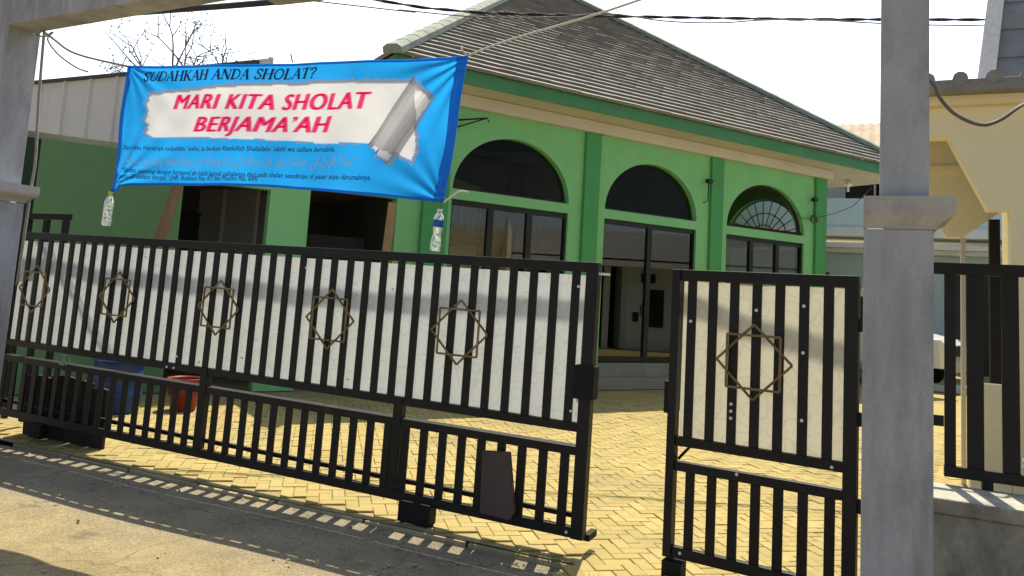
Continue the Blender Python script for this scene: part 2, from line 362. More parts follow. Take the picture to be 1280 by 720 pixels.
tag(rd.build('road', M['road']), kind='structure')
yd = MB()
for poly in ([(-30, -.11), (40, -.11), (40, 40), (-30, 40)],):
    yd.face([G(t, n, -.014) for t, n in poly])
tag(yd.build('yard', M['joint']), kind='structure')
# herringbone pavers, one mesh
pv = MB(); L_, W_, gap = .19, .095, .004
ang = GY + math.radians(38); ca, sa = math.cos(ang), math.sin(ang)
def pave_ok(x, y):
    t, n = gtn((x, y)); a, b = mtn((x, y))
    if n < (-.02 if t < .02 else -.40 - .05 * math.sin(7 * t)): return False
    if b > -.55: return False
    return -7.5 < t < 6.5 and n < 8.2 and x > -6.6
def herring():
    # unit: horizontal brick at (k, k+4m) .. standard 2x1 herringbone on a W grid
    for a in range(-150, 150):
        for b in range(-150, 150):
            s4 = (a - b) % 4
            if s4 == 0: yield a * W_, b * W_, L_, W_
            elif s4 == 3: yield a * W_, b * W_, W_, L_
OX, OY = .3, 8.8
for bx, by, w_, h_ in herring():
    cx, cy = bx + w_ / 2, by + h_ / 2
    X, Y = OX + cx * ca - cy * sa, OY + cx * sa + cy * ca
    if not pave_ok(X, Y): continue
    tone = min(1, max(0, random.gauss(.5, .23))); dz = random.gauss(-.001, .002); tl1, tl2 = random.uniform(-.008, .008), random.uniform(-.008, .008)
    c0 = .006
    P = []
    for ix, iy, lz in ((-1, -1, 0), (1, -1, 0), (1, 1, 0), (-1, 1, 0)):
        lx, ly = ix * (w_ / 2 - gap / 2), iy * (h_ / 2 - gap / 2); P.append((lx, ly))
    bot = [(OX + (cx + lx) * ca - (cy + ly) * sa, OY + (cx + lx) * sa + (cy + ly) * ca, -.02) for lx, ly in P]
    mid = [(x, y, dz - .004 + tl1 * lx + tl2 * ly) for (x, y, z), (lx, ly) in zip(bot, P)]
    top = [(OX + (cx + lx * .93) * ca - (cy + ly * .93) * sa, OY + (cx + lx * .93) * sa + (cy + ly * .93) * ca, dz + tl1 * lx + tl2 * ly) for lx, ly in P]
    i0 = len(pv.v); pv.v += bot + mid + top
    for lv in (0, 4):
        for k in range(4): pv.f.append((i0 + lv + k, i0 + lv + (k + 1) % 4, i0 + lv + 4 + (k + 1) % 4, i0 + lv + 4 + k)); pv.sm.append(False); pv.tone.append(tone)
    pv.f.append(tuple(i0 + 8 + k for k in range(4))); pv.sm.append(False); pv.tone.append(tone)
tag(pv.build('paving', M['paver'], tone=True), kind='structure')
# plain paving further back
fp = MB()
def far_cell(x, y):
    a, b = mtn((x, y)); return not (-4.5 < a < 7.1 and -.9 < b < 13)
for xi in range(0, 26):
    for yi in range(0, 24):
        x, y = -7 + xi, 6 + yi
        t, n = gtn((x + .5, y + .5))
        if n < 6: continue
        fp.face([(x, y, -.008), (x + 1, y, -.008), (x + 1, y + 1, -.008), (x, y + 1, -.008)], tone=random.uniform(.35, .65))
tag(fp.build('far_paving', M['paver'], tone=True), kind='structure')
kb = MB(); t = -5.4
while t < .0:
    l = random.uniform(.72, .86); e = min(t + l, .02)
    for zz, n0, n1 in ((.004, -.14 + random.uniform(-.012, .012), -.045),):
        a = random.uniform(-.006, .006)
        kb.box(t + .006, e - .006, n0 + .01, n1, -.12, zz - .024 + a, Matrix.Rotation(random.uniform(-.008, .008), 4, 'Z'))
    t = e + .004
ko = kb.build('kerb', M['kerb'], bevel=.012); ko.location = GA; ko.rotation_euler = (0, 0, GY); tag(ko, kind='structure')

# ------------------------------------------------------------------ mosque
mq = thing('mosque', MA, MY, 'green mosque with arched windows and a grey tiled hip roof', 'mosque')
WT = 4.59; FZ = .414; TH = .22
BAYS = [(-2.65, -.30), (.525, 2.87), (3.73, 6.18)]
def arched_wall(m_, x0, x1, bays, y0, y1, zfloor, z1=3.06, z2=3.23, za=4.22, ztop=WT):
    xs = [x0] + [v for b in bays for v in b] + [x1]
    for k in range(0, len(xs), 2):
        m_.box(xs[k], xs[k + 1], y0, y1, 0, ztop)
    for a, b in bays:
        cx, rx = (a + b) / 2, (b - a) / 2; N = 28
        pts = [(cx - rx * math.cos(PI * i / N), z2 + (za - z2) * math.sin(PI * i / N)) for i in range(N + 1)]
        for (xa, zA), (xb, zB) in zip(pts, pts[1:]):
            m_.face([(xa, y0, zA), (xb, y0, zB), (xb, y0, ztop), (xa, y0, ztop)])
            m_.face([(xb, y1, zB), (xa, y1, zA), (xa, y1, ztop), (xb, y1, ztop)])
            m_.face([(xa, y0, zA), (xa, y1, zA), (xb, y1, zB), (xb, y0, zB)])
        m_.box(a, b, y0, y1, z1, z2)
        m_.box(a, b, y0, y1, 0, zfloor - .003)
fwl = MB(); arched_wall(fwl, -3.18, 6.87, BAYS, 0, TH, FZ); fwl.build('front_wall', M['green_wall'], mq)
for x0, x1 in ((-3.183, -2.74), (-.01, .33), (3.2, 3.545), (6.5, 6.873)):
    B(x0, x1, -.07, -.002, .35, WT - .003).build('pilaster', M['green_dark'], mq, .008)
# side and back walls
def rotY(o, loc, ang): o.location = loc; o.rotation_euler = (0, 0, ang)
sw = MB(); arched_wall(sw, .23, 12.0, [(.55, 2.75), (3.9, 6.1), (7.4, 9.6)], 0, .2, FZ)
o = sw.build('side_wall', M['green_wall'], mq); rotY(o, (6.865, 0, 0), PI / 2)
sw = MB(); arched_wall(sw, .23, 12.0, [(8.2, 10.4)], 0, .2, FZ)
o = sw.build('side_wall', M['green_wall'], mq); rotY(o, (-2.97, 0, 0), PI / 2)
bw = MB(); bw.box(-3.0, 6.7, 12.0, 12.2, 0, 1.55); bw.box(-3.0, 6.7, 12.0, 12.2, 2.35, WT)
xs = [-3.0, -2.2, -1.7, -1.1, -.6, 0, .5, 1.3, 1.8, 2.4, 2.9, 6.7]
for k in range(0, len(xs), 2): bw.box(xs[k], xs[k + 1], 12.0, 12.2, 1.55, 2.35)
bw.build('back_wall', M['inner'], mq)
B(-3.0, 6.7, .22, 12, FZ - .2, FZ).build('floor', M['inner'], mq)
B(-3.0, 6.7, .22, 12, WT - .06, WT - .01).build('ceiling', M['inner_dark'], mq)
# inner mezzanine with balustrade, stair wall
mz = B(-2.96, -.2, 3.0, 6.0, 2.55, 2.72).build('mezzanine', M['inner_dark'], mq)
r_ = MB(); r_.box(-2.9, -.2, 3.0, 3.06, 3.3, 3.36); r_.box(-2.9, -.2, 3.0, 3.06, 2.75, 2.79)
for k in range(18): r_.box(-2.85 + k * .15, -2.81 + k * .15, 3.01, 3.05, 2.79, 3.3)
r_.build('balustrade', M['white_wall'], mz)
for x in (1.1, 4.4):
    for y in (4.2, 8.2): MB().tube([(x, y, FZ), (x, y, WT - .06)], .17, 16).build('column', M['inner'], mq)
B(3.3, 3.42, .3, 5, FZ, WT - .07).build('partition', M['inner_dark'], mq)
# step and plinth
B(-3.2, 6.9, -.50, -.075, 0, .19).build('step', M['plinth'], mq, .01)
B(-3.2, 6.9, -.11, -.072, .19, FZ - .004).build('plinth', M['plinth'], mq, .006)
# glazed doors
def door_set(a, b, leaves):
    w = (b - a) / leaves; z1 = 3.06
    fr = MB(); y0, y1 = .05, .12; k = .055
    fr.box(a, b, y0, y1, z1 - .09, z1 - .001); fr.box(a, b, y0, y1, FZ, FZ + .12)
    for i in range(leaves + 1):
        c = a + w * i; kk = k if 0 < i < leaves else k * .7
        fr.box(max(a, c - kk), min(b, c + kk), y0 - .004, y1 + .004, FZ, z1 - .002)
    f = fr.build('door_frame', M['alu'], mq)
    for i in range(leaves):
        gp = MB(); gp.face([(a + w * i, .085, FZ + .1), (a + w * i + w, .085, FZ + .1), (a + w * i + w, .085, z1 - .05), (a + w * i, .085, z1 - .05)])
        gp.build('glass_pane', M['glass'], f)
        B(a + w * i + w - .09, a + w * i + w - .075, .02, .045, 1.3, 1.5).build('handle', M['alu'], f)
door_set(*BAYS[0], 3); door_set(*BAYS[1], 2); door_set(*BAYS[2], 3)
for (a, b) in BAYS[:2]:
    cx, rx = (a + b) / 2, (b - a) / 2
    pts = [(cx + (rx - .002) * math.cos(x), 3.232 + .985 * math.sin(x)) for x in [PI * i / 28 for i in range(29)]]
    gp = MB(); gp.face([(x, .12, z) for x, z in pts]); gp.build('arch_pane', M['glass_dark'], mq)
    fr = MB(); fr.box(a + .01, b - .01, .10, .15, 3.231, 3.27); fr.build('arch_frame', M['alu'], mq)
def fan_grille(name, parent, cx, rx, z0, h, y, mt, r=.014):
    gm = MB()
    for s_ in (.98, .66, .36): gm.tube([(cx + rx * s_ * math.cos(x), y, z0 + .02 + h * s_ * math.sin(x)) for x in [PI * i / 30 for i in range(31)]], r, 6)
    for k in range(0, 13):
        x = PI * k / 12; gm.tube([(cx, y, z0 + .02), (cx + rx * .98 * math.cos(x), y, z0 + .02 + h * .98 * math.sin(x))], r * .8, 6)
    gm.tube([(cx - rx, y, z0 + .015), (cx + rx, y, z0 + .015)], r, 6)
    return gm.build(name, mt, parent)
# fanlight grille in the right side wall seen through the third arch
for yc in (1.65, 5.0, 8.5): fan_grille('fanlight_grille', mq, 0, 1.08, 3.23, .97, 0, M['alu']).location = (6.76, yc, 0)
for ch in [c for c in mq.children if c.name.startswith('fanlight_grille')]: ch.rotation_euler = (0, 0, PI / 2)
a, b = BAYS[2]; cx, rx = (a + b) / 2, (b - a) / 2
rim = MB(); rim.tube([(cx + (rx - .04) * math.cos(x), .11, 3.235 + .95 * math.sin(x)) for x in [PI * i / 30 for i in range(31)]], .035, 6); rim.box(a + .01, b - .01, .06, .16, 3.231, 3.30)
rim.build('arch_frame', M['board'], mq)
# cornice under eave, soffit, fascia
cm = MB(); cm.box(-3.30, 6.99, -.13, TH, WT, 4.795)
cm.box(6.75, 6.995, TH, 12.2, WT, 4.795); cm.box(-3.3, -3.0, TH, 12.2, WT, 4.795); cm.build('cornice', M['cream'], mq)
EL, ER, EF, EB, EZ0, EZ1 = -4.1, 9.25, -.68, 12.68, 4.80, 5.03
AP = Vector((2.575, 6.0, 10.05))
B(EL + .03, ER - .03, EF + .03, EB - .03, EZ0 + .005, EZ0 + .03).build('soffit', M['cream'], mq)
fa = MB(); fa.box(EL, ER, EF, EF + .025, EZ0, EZ1); fa.box(EL, ER, EB - .025, EB, EZ0, EZ1); fa.box(EL, EL + .025, EF + .025, EB - .025, EZ0, EZ1); fa.box(ER - .025, ER, EF + .025, EB - .025, EZ0, EZ1)
fa.build('fascia', M['green_fascia'], mq)
# tiled roof: stepped courses
rf = MB(); NR = 40; OV = .06
cor = [Vector((EL - OV, EF - OV, EZ1)), Vector((ER + OV, EF - OV, EZ1)), Vector((ER + OV, EB + OV, EZ1)), Vector((EL - OV, EB + OV, EZ1))]
for k in range(4):
    A_, B_ = cor[k], cor[(k + 1) % 4]; nrm = (B_ - A_).cross(AP - A_).normalized(); lip = nrm * .048
    for i in range(NR):
        s0, s1 = i / NR, (i + 1) / NR
        a0, b0 = A_.lerp(AP, s0), B_.lerp(AP, s0); a1, b1 = A_.lerp(AP, s1), B_.lerp(AP, s1)
        seg = max(1, int((b0 - a0).length / .34))
        for j in range(seg):
            p0, p1 = a0.lerp(b0, j / seg), a0.lerp(b0, (j + 1) / seg); q0, q1 = a1.lerp(b1, j / seg), a1.lerp(b1, (j + 1) / seg)
            tn = min(1, max(0, random.gauss(.5, .18))); w = Vector((0, 0, random.uniform(-.005, .005)))
            rf.face([p0 + lip + w, p1 + lip + w, q1, q0], tone=tn); rf.face([p0 - nrm * .01, p1 - nrm * .01, p1 + lip + w, p0 + lip + w], tone=tn * .8)
ro = rf.build('roof', M['rtile'], mq, tone=True)
for c in cor:
    rc = MB(); d = AP - c; n_ = 26; side = Vector((-d.y, d.x, 0)).normalized(); un = side.cross(d).normalized()
    if un.z < 0: un = -un
    for i in range(n_):
        p, q = c + d * (i / n_ - .004), c + d * ((i + 1.12) / n_)
        hh = .12; ww = .15
        prof = [(-ww, -.02), (-ww, .07), (-.08, hh), (.08, hh), (ww, .07), (ww, -.02)]
        A0 = [p + side * x * 1.01 + un * (z + .006) for x, z in prof]; B0 = [q + side * x * .99 + un * z for x, z in prof]
        for k in range(6): rc.face([A0[k], B0[k], B0[(k + 1) % 6], A0[(k + 1) % 6]])
        rc.face(A0); rc.face(B0[::-1])
    rc.build('ridge_cap', M['cap'], ro)
# small fittings on the wall
lm = MB(); lm.lathe([(.0, 4.79), (.05, 4.79), (.05, 4.72), (.11, 4.70), (.09, 4.66), (.03, 4.63), (.03, 4.52), (0, 4.5)], 14, (8.3, .4)); lm.build('soffit_lamp', M['white_wall'], mq)
br = MB(); br.tube([(-2.72, -.01, 4.35), (-2.25, -.30, 4.42), (-2.22, -.30, 4.36)], .015, 6); br.tube([(-2.72, -.01, 4.22), (-2.25, -.30, 4.42)], .012, 6); br.build('bracket', M['alu'], mq)
for x in (3.02, 6.32):
    bb = MB(); bb.tube([(x, -.02, 3.62), (x + .02, -.12, 3.66), (x + .03, -.12, 4.05)], .010, 6); bb.box(x - .02, x + .10, -.17, -.08, 4.02, 4.10); bb.build('wall_camera', M['alu'], mq)
co = MB(); co.tube([(6.36 + .10 * math.cos(x), -.09 - .004 * x, 3.62 + .09 * math.sin(x)) for x in [PI * i / 8 for i in range(33)]], .012, 6)
co.tube([(6.3, -.1, 3.60), (6.0, -.05, 3.62), (5.9, -.03, 3.7)], .01, 6); co.tube([(6.45, -.1, 3.66), (6.8, -.3, 3.78), (7.2, -.5, 3.98), (7.9, -.5, 4.5)], .009, 6); co.build('cable_coil', M['cable_grey'], mq)

# ------------------------------------------------------------------ low green annex beside the mosque
an = thing('annex', Q(0, 0), MY, 'low dull green outbuilding with two dark doorways, left of the mosque', 'building')
AT = 3.155
w = MB()
for x0, x1 in ((-8.43, -6.73), (-5.56, -4.98)): w.box(x0, x1, .01, .2, 0, AT)
w.box(-6.73, -5.56, .01, .2, 2.85, AT); w.box(-4.98, -3.6, .01, .2, 2.95, AT)
w2 = MB(); w2.box(-3.6, -3.186, .008, .2, 0, AT)
B(-8.43, -6.73, .01, .2, 0, AT).build('wall', M['green_old'], an)
x = MB(); x.box(-6.73, -5.56, .012, .2, 2.85, AT); x.box(-5.56, -4.98, .01, .2, 0, AT); x.box(-4.98, -3.6, .012, .2, 2.95, AT); x.box(-3.6, -3.186, .01, .2, 0, AT); x.build('wall', M['green_wall'], an)
B(-8.68, -8.435, .05, .4, 0, AT).build('corner_post', mat('dark_green_post', (.02, .045, .025), .85, .15, 1.5, 20, .05), an)
iw = MB(); iw.box(-8.43, -3.2, 4.0, 4.15, 0, AT - .02); iw.box(-8.6, -8.44, .41, 4.15, 0, AT - .02); iw.box(-3.35, -3.2, .21, 4, 0, AT - .02); iw.build('inner_wall', M['inner'], an)
B(-8.68, -3.2, .2, 4.2, AT - .018, AT + .1).build('roof', M['tin_brown'], an)
for x in (-6.9, -6.2):
    f = MB(); f.box(x, x + .5, 3.95, 3.997, 1.9, 2.65); wf = f.build('window', M['dark_open'], an)
    f = MB(); f.box(x - .05, x + .55, 3.93, 3.995, 2.65, 2.70); f.box(x - .05, x + .55, 3.93, 3.995, 1.85, 1.9); f.box(x - .05, x, 3.93, 3.995, 1.9, 2.65); f.box(x + .5, x + .55, 3.93, 3.995, 1.9, 2.65); f.build('window_frame', M['inner_dark'], wf)
dl = MB(); dl.box(-4.9, -3.9, .5, .54, 0, 2.3); dl.build('door', M['board'], an)

# ------------------------------------------------------------------ corrugated warehouse behind
wh = thing('warehouse', (-9.3, 16, 0), GY, 'tall pale ribbed metal warehouse wall behind the dull green outbuilding', 'warehouse')
w = MB(); x = -9.0; top = lambda x: 5.48 + .015 * x
prof = []
while x < 5.0:
    for dx, y in ((0, 0), (.62, 0), (.65, -.05), (.70, -.05), (.73, 0)): prof.append((x + dx, y))
    x += .80
for (xa, ya), (xb, yb) in zip(prof, prof[1:]): w.face([(xa, ya, 0), (xb, yb, 0), (xb, yb, top(xb)), (xa, ya, top(xa))])
w.build('cladding', M['tin'], wh, solid=.01)
w = MB(); w.box(-9, 5, -.09, .12, 5.30, 5.36, None); w.build('trim', M['tin_dark'], wh); wh.children[-1].location = (0, 0, .16)
w = MB(); w.face([(-9, .05, 5.42), (5, .05, 5.50), (5, 9, 6.6), (-9, 9, 6.6)]); w.face([(-9, 9, 0), (5, 9, 0), (5, 9, 6.6), (-9, 9, 6.6)]); w.face([(5, .05, 0), (5, 9, 0), (5, 9, 6.6), (5, .05, 5.5)]); w.face([(-9, .05, 0), (-9, 9, 0), (-9, 9, 6.6), (-9, .05, 5.4)]); w.build('shell', M['tin'], wh)

# ------------------------------------------------------------------ bare tree behind the warehouse
tr = thing('bare_tree', (-11.9, 27.5, 0), 0, 'nearly leafless tree rising behind the blue banner', 'tree')
wood = MB(); lv = MB(); rng = random.Random(11)
def leaf(p, s):
    a = Vector((rng.gauss(0, 1), rng.gauss(0, 1), rng.gauss(0, 1))).normalized(); b = a.orthogonal().normalized(); c = a.cross(b)
    lv.face([p, p + b * s * .6 + c * s * .3, p + b * s * 1.1, p + b * s * .6 - c * s * .3])
def branch(p, d, L, r, lev):
    pts = [p.copy()]; rs = [r]; q = p.copy(); dd = d.copy()
    for k in range(4):
        dd = (dd + Vector((rng.gauss(0, .13), rng.gauss(0, .13), rng.gauss(.02, .10)))).normalized(); q = q + dd * L / 4; pts.append(q.copy()); rs.append(r * (1 - .13 * (k + 1)))
    wood.tube(pts, rs, 6 if lev < 2 else 4)
    if lev >= 4:
        for _ in range(rng.choice((0, 1, 1, 2))):
            for _ in range(3): leaf(pts[rng.choice((2, 3, 4))] + Vector((rng.gauss(0, .06), rng.gauss(0, .06), rng.gauss(0, .06))), rng.uniform(.05, .11))
        return
    n = 3 if lev < 3 else rng.choice((2, 3))
    for k in range(n):
        b = pts[rng.choice((2, 3, 4))] if k else pts[4]
        nd = (dd + Vector((rng.gauss(0, .75), rng.gauss(0, .75), rng.gauss(.02, .40)))).normalized()
        branch(b, nd, L * rng.uniform(.58, .78), r * .55, lev + 1)
wood.tube([(0, 0, 0), (.1, 0, 3), (-.05, 0, 6), (0, 0, 7.9)], [.24, .2, .16, .13], 10)
for k in range(8):
    an_ = 2 * PI * k / 8 + .4
    branch(Vector((0, 0, 7.2 + .12 * k)), Vector((math.cos(an_) * 1.25, math.sin(an_) * 1.25, .50)).normalized(), 1.75, .07, 1)
branch(Vector((0, 0, 7.9)), Vector((.1, 0, 1)), 1.1, .08, 1)
tr['kind'] = ''; del tr['kind']
wood.build('trunk', M['bark'], tr); lv.build('crown', M['leaf'], tr)

# ------------------------------------------------------------------ pale blue house at the back right
bh = thing('pale_blue_house', (8.9, 22, 0), GY, 'pale blue two storey house with a white balcony slab, behind the mosque', 'house')
w = MB(); w.box(-4, 12, 2.0, 2.2, 3.6, 5.9); w.box(-4, 3.3, 1.2, 1.4, 0, 3.3); w.box(7.2, 12, 1.2, 1.4, 0, 3.3); w.box(3.3, 7.2, 1.2, 1.4, 2.9, 3.3); w.build('wall', M['blue_wall'], bh)
B(-4, 12, 0.0, .12, 3.98, 4.80).build('balcony_parapet', M['blue_wall'], bh)
x = MB(); x.box(-4, 12, -.12, 2.0, 3.72, 3.975); x.box(-4, 12, .1, 1.2, 3.42, 3.55); x.box(-4, 12, .4, 1.3, 3.3, 3.42); x.build('balcony_slab', M['white_wall'], bh)
for x in (-2.6, .5, 1.35, 4.0, 7.0):
    f = B(x, x + 1.0 if x != 1.35 else x + .5, 1.95, 1.998, 4.6, 5.75).build('window', M['dark_open'], bh)
    q = 1.0 if x != 1.35 else .5
    z = MB(); z.box(x - .06, x, 1.93, 1.996, 4.6, 5.75); z.box(x + q, x + q + .06, 1.93, 1.996, 4.6, 5.75); z.box(x - .06, x + q + .06, 1.93, 1.996, 5.75, 5.82); z.build('frame', M['white_wall'], f)
for x in (-.10, 1.30): B(x, x + .22, 1.16, 1.197, 2.35, 2.75).build('vent', M['dark_open'], bh)
for x in (-.15, 1.30): B(x, x + .32, 1.16, 1.197, 1.0, 2.1).build('window', M['dark_open'], bh)
B(.55, 1.05, 1.10, 1.197, 1.6, 2.1).build('meter_box', M['white_wall'], bh)
B(3.3, 7.2, 2.6, 2.7, 0, 3.3).build('garage_back', M['dark_open'], bh)
w = MB()
for k in range(56):
    x0 = -4.4 + k * .3
    w.face([(x0, -.3, 5.95), (x0 + .15, -.3, 6.01), (x0 + .15, 5, 8.1), (x0, 5, 8.04)]); w.face([(x0 + .15, -.3, 6.01), (x0 + .3, -.3, 5.95), (x0 + .3, 5, 8.04), (x0 + .15, 5, 8.1)])
w.build('roof', M['tin_brown'], bh, solid=.02)
# long wing down the right side of the yard (mirrored in the mosque doors)
wing = MB(); wing.box(7.6, 7.8, -8.15, -1, 0, 6.2); wing.box(7.6, 7.8, -22, -8.15, 2.85, 6.2); wing.box(9.8, 10.0, -22, -8.15, 0, 2.85); wing.box(7.8, 9.8, -8.3, -8.15, 0, 2.85); wing.build('side_wing', M['wing_wall'], bh)
B(9.7, 9.79, -22, -8.3, 0, 2.85).build('carport_back', M['dark_open'], bh); B(7.8, 9.7, -22, -8.3, 2.7, 2.84).build('carport_ceiling', M['inner_dark'], bh)
for y0 in (-8.9, -10.3, -10.75, -12.1, -12.6, -13.9, -15.2, -17.0, -19.0): B(7.58, 7.79, y0, y0 + .2, 0, 2.848).build('carport_post', M['wing_wall'], bh)
for y0, y1 in ((-10.3, -8.7), (-12.1, -10.55), (-13.9, -12.4)): B(7.64, 7.70, y0, y1, .95, 1.0).build('carport_rail', M['alu'], bh)
x = MB(); x.box(6.9, 7.6, -22, -1, 2.62, 2.80); x.box(6.9, 7.6, -22, -1, 2.86, 2.95); x.box(6.9, 7.0, -22, -1, 2.95, 3.7); x.build('wing_slab', M['white_wall'], bh)
for y0, y1, z0, z1 in ((-7.72, -7.55, 2.15, 2.45), (-7.42, -7.25, 2.15, 2.45), (-7.5, -6.95, .75, 1.95), (-7.95, -7.75, .9, 1.2), (-6.4, -5.4, .9, 2.3), (-4.7, -3.8, .1, 2.3), (-3.2, -2.2, .9, 2.3)):
    f = B(7.56, 7.597, y0, y1, z0, z1).build('wing_window', M['dark_open'], bh)
    z = MB(); z.box(7.54, 7.596, y0 - .05, y0, z0, z1); z.box(7.54, 7.596, y1, y1 + .05, z0, z1); z.box(7.54, 7.596, y0 - .05, y1 + .05, z1, z1 + .05); z.build('frame', M['white_wall'], f)

# ------------------------------------------------------------------ yellow house at the right edge
Y0 = G(2.522, 2.989)
yh = thing('yellow_house', Y0, GY, 'yellow house with chamfered porch openings and a grey tiled eave, at the right edge', 'house')
w = MB(); w.prism([(-.8, 3.535), (-.8, 3.2), (-.315, 3.2), (-.014, 2.55), (.15, 2.55), (.15, 0), (4.5, 0), (4.5, 3.535)], 0, .16); w.build('front_wall', M['yellow'], yh)
B(-.155, .148, .01, .15, 0, 1.07).build('dado', M['yellow'], yh, .006)
w = MB(); w.prism([(-.8, 3.5), (-.8, 2.95), (-.55, 2.95), (-.24, 2.42), (-.10, 2.42), (.28, 2.72), (.6, 2.72), (.6, 3.5)], 1.2, 1.34); w.build('porch_arch', M['yellow'], yh)
B(-.8, .6, 1.17, 1.198, 3.10, 3.15).build('ledge', M['yellow'], yh)
B(-.11, -.07, 1.21, 1.27, 0, 2.417).build('porch_post', M['cream'], yh)
B(.13, .22, 1.15, 1.25, 0, 2.6).build('porch_post', M['alu'], yh)
w = MB(); w.box(.6, 4.5, 1.2, 1.36, 0, 3.5); w.box(4.34, 4.5, .16, 4, 0, 3.5); w.box(.6, 4.34, 3.9, 4.0, 0, 3.5); w.build('inner_wall', M['yellow'], yh)
w = MB(); w.box(-.85, 4.7, -.25, 1.5, 3.555, 3.66); w.build('eave_slab', M['grey_tile'], yh, .01)
B(-.82, 4.6, -.10, -.02, 3.48, 3.553).build('fascia', M['yellow'], yh)
rt = MB()
for k in range(22):
    x0 = -.84 + k * .25; rt.tube([(x0 + .1, -.26, 3.665), (x0 + .1, 1.0, 3.70)], .06, 10)
rt.build('ridge_tile', M['grey_tile'], yh)
w = MB()
for k in range(9):
    z0 = 3.72 + k * .33; s0 = (z0 - 3.72); n0 = .32 + s0 * .55; l0 = .02 + s0 * .155
    w.face([(l0, n0, z0), (4.6, n0, z0), (4.6, n0 + .20, z0 + .34), (l0 + .052, n0 + .20, z0 + .34)]); w.face([(l0, n0 + .03, z0), (4.6, n0 + .03, z0), (4.6, n0, z0), (l0, n0, z0)])
w.build('upper_roof', M['grey_tile'], yh)
w = MB(); 
w.face([(-.07, .26, 3.70), (.07, .26, 3.70), (.07 + .46, .26 + 1.63, 6.7), (-.07 + .46, .26 + 1.63, 6.7)]); w.build('verge_board', M['white_board'], yh, solid=.05)
# ------------------------------------------------------------------ low wall + fence right of the pillar
lw = thing('low_wall', G(1.868, 0), GY, 'low stained concrete wall right of the grey pillar', 'wall')
B(0, 6, -.33, .02, -.08, .66).build('masonry', M['concrete_stained'], lw, .01)
B(-.0, 6, -.35, .05, .662, .735).build('coping', M['concrete_stained'], lw, .012)
PF = G(1.985, .047)
rfnc = thing('fence_panel', PF, GY, 'black barred fence panel standing on the low concrete wall', 'fence')
rl = B(-.30, 2.2, -.015, .025, 1.838, 1.90).build('rail', M['black'], rfnc)
B(-.02, 2.2, -.018, .028, .775, .83).build('rail', M['black'], rfnc)
B(-.30, -.021, -.012, .022, 1.03, 1.085).build('rail', M['black'], rfnc)
for x0, x1 in [(-.018, .035)] + [(.086 + .159 * k, .163 + .159 * k) for k in range(13)]:
    B(x0, x1, -.008, .018, .831, 1.837).build('bar', M['black'], rfnc)
for x in (.15, 1.2): B(x, x + .05, -.03, .03, .733, .776).build('foot', M['black'], rfnc)
for z in (.875, .905): MB().lathe([(0, 0), (.008, 0), (.008, .012), (0, .012)], 10).build('white_dot', M['light_dot_rod'], rfnc).matrix_local = Matrix.Translation((.33, -.008, z)) @ Matrix.Rotation(PI / 2, 4, 'X')

# ------------------------------------------------------------------ pillars and beam of the gateway
def pillar(name, t0, label, top, dz=0):
    p = thing(name, G(t0, -.81), GY, label, 'pillar')
    B(0, .288, 0, .36, -.1, 1.995 + dz).build('lower_shaft', M['concrete'], p, .008)
    c = MB(); prof = [(1.995, 0), (1.995, .014), (2.006, .016)] + [(2.006 + .064 * k / 10, .018 + .084 * (.5 - .5 * math.cos(PI * k / 10))) for k in range(1, 11)] + [(2.074, .108), (2.145, .108), (2.145, 0)]
    R4 = [[(-.002, -r * .25, z + dz), (.288 + r * .82, -r * .25, z + dz), (.288 + r * .82, .36 + r * .6, z + dz), (-.002, .36 + r * .6, z + dz)] for z, r in prof]
    for a, b in zip(R4, R4[1:]):
        for k in range(4): c.face([a[k], a[(k + 1) % 4], b[(k + 1) % 4], b[k]])
    c.build('cornice', M['concrete_pale'], p)
    B(.066, .272, .04, .32, 2.145 + dz, top).build('upper_shaft', M['concrete'], p, .008)
    return p
pillar('concrete_pillar', 1.576, 'grey concrete pillar with a moulded cornice, between gate leaf and fence panel', 5.2)
pillar('concrete_pillar', -5.418, 'grey concrete pillar carrying the beam, at the left edge by the long gate', 3.98, .12)
bm = MB(); bm.box(-5.15, -2.40, -.80, -.56, 0, .36); 
bo = bm.build('concrete_beam', M['concrete'], None, .01); bo.location = GA + Vector((0, 0, 3.62)); bo.rotation_euler = (0, 0, GY)
for v in bo.data.vertices: v.co.z += (v.co.x + 4.95) * .024
tag(bo, 'long grey concrete beam running from the left pillar along the top', 'beam')
bm = MB(); bm.box(-2.36, 1.66, -.90, -.56, 0, .30); bo = bm.build('concrete_beam', M['concrete'], None, .01); bo.location = GA + Vector((0, 0, 3.575)); bo.rotation_euler = (0, 0, GY)
for v in bo.data.vertices: v.co.z -= (v.co.x + 2.3) * .02
tag(bo, 'grey concrete beam end poking into the top edge above the banner', 'beam')

# ------------------------------------------------------------------ gate leaves
def star(parent, x, z, R=.22, r=.008, y=-.022):
    s = MB(); h = R / math.sqrt(2)
    for pts, yy in (([(0, R), (R, 0), (0, -R), (-R, 0)], y), ([(h, h), (h, -h), (-h, -h), (-h, h)], y - .012)):
        for k in range(4):
            (xa, za), (xb, zb) = pts[k], pts[(k + 1) % 4]
            s.tube([(x + xa, yy, z + za), (x + xb, yy, z + zb)], r, 6, smooth=False)
    return s.build('star_ornament', M['brass'], parent)
def rail(parent, x0, x1, z0, z1, y0=-.015, y1=.03): return B(x0, x1, y0, y1, z0, z1).build('rail', M['black'], parent, .003)
def bars(parent, xs, w, z0, z1, y0=-.010, y1=.008):
    proto = None
    for x in xs:
        if proto is None: proto = B(-w / 2, w / 2, y0, y1, z0, z1).build('bar', M['black'], parent, .002); proto.location = (x, 0, 0)
        else: copy_part(proto, parent, (x, 0, 0))
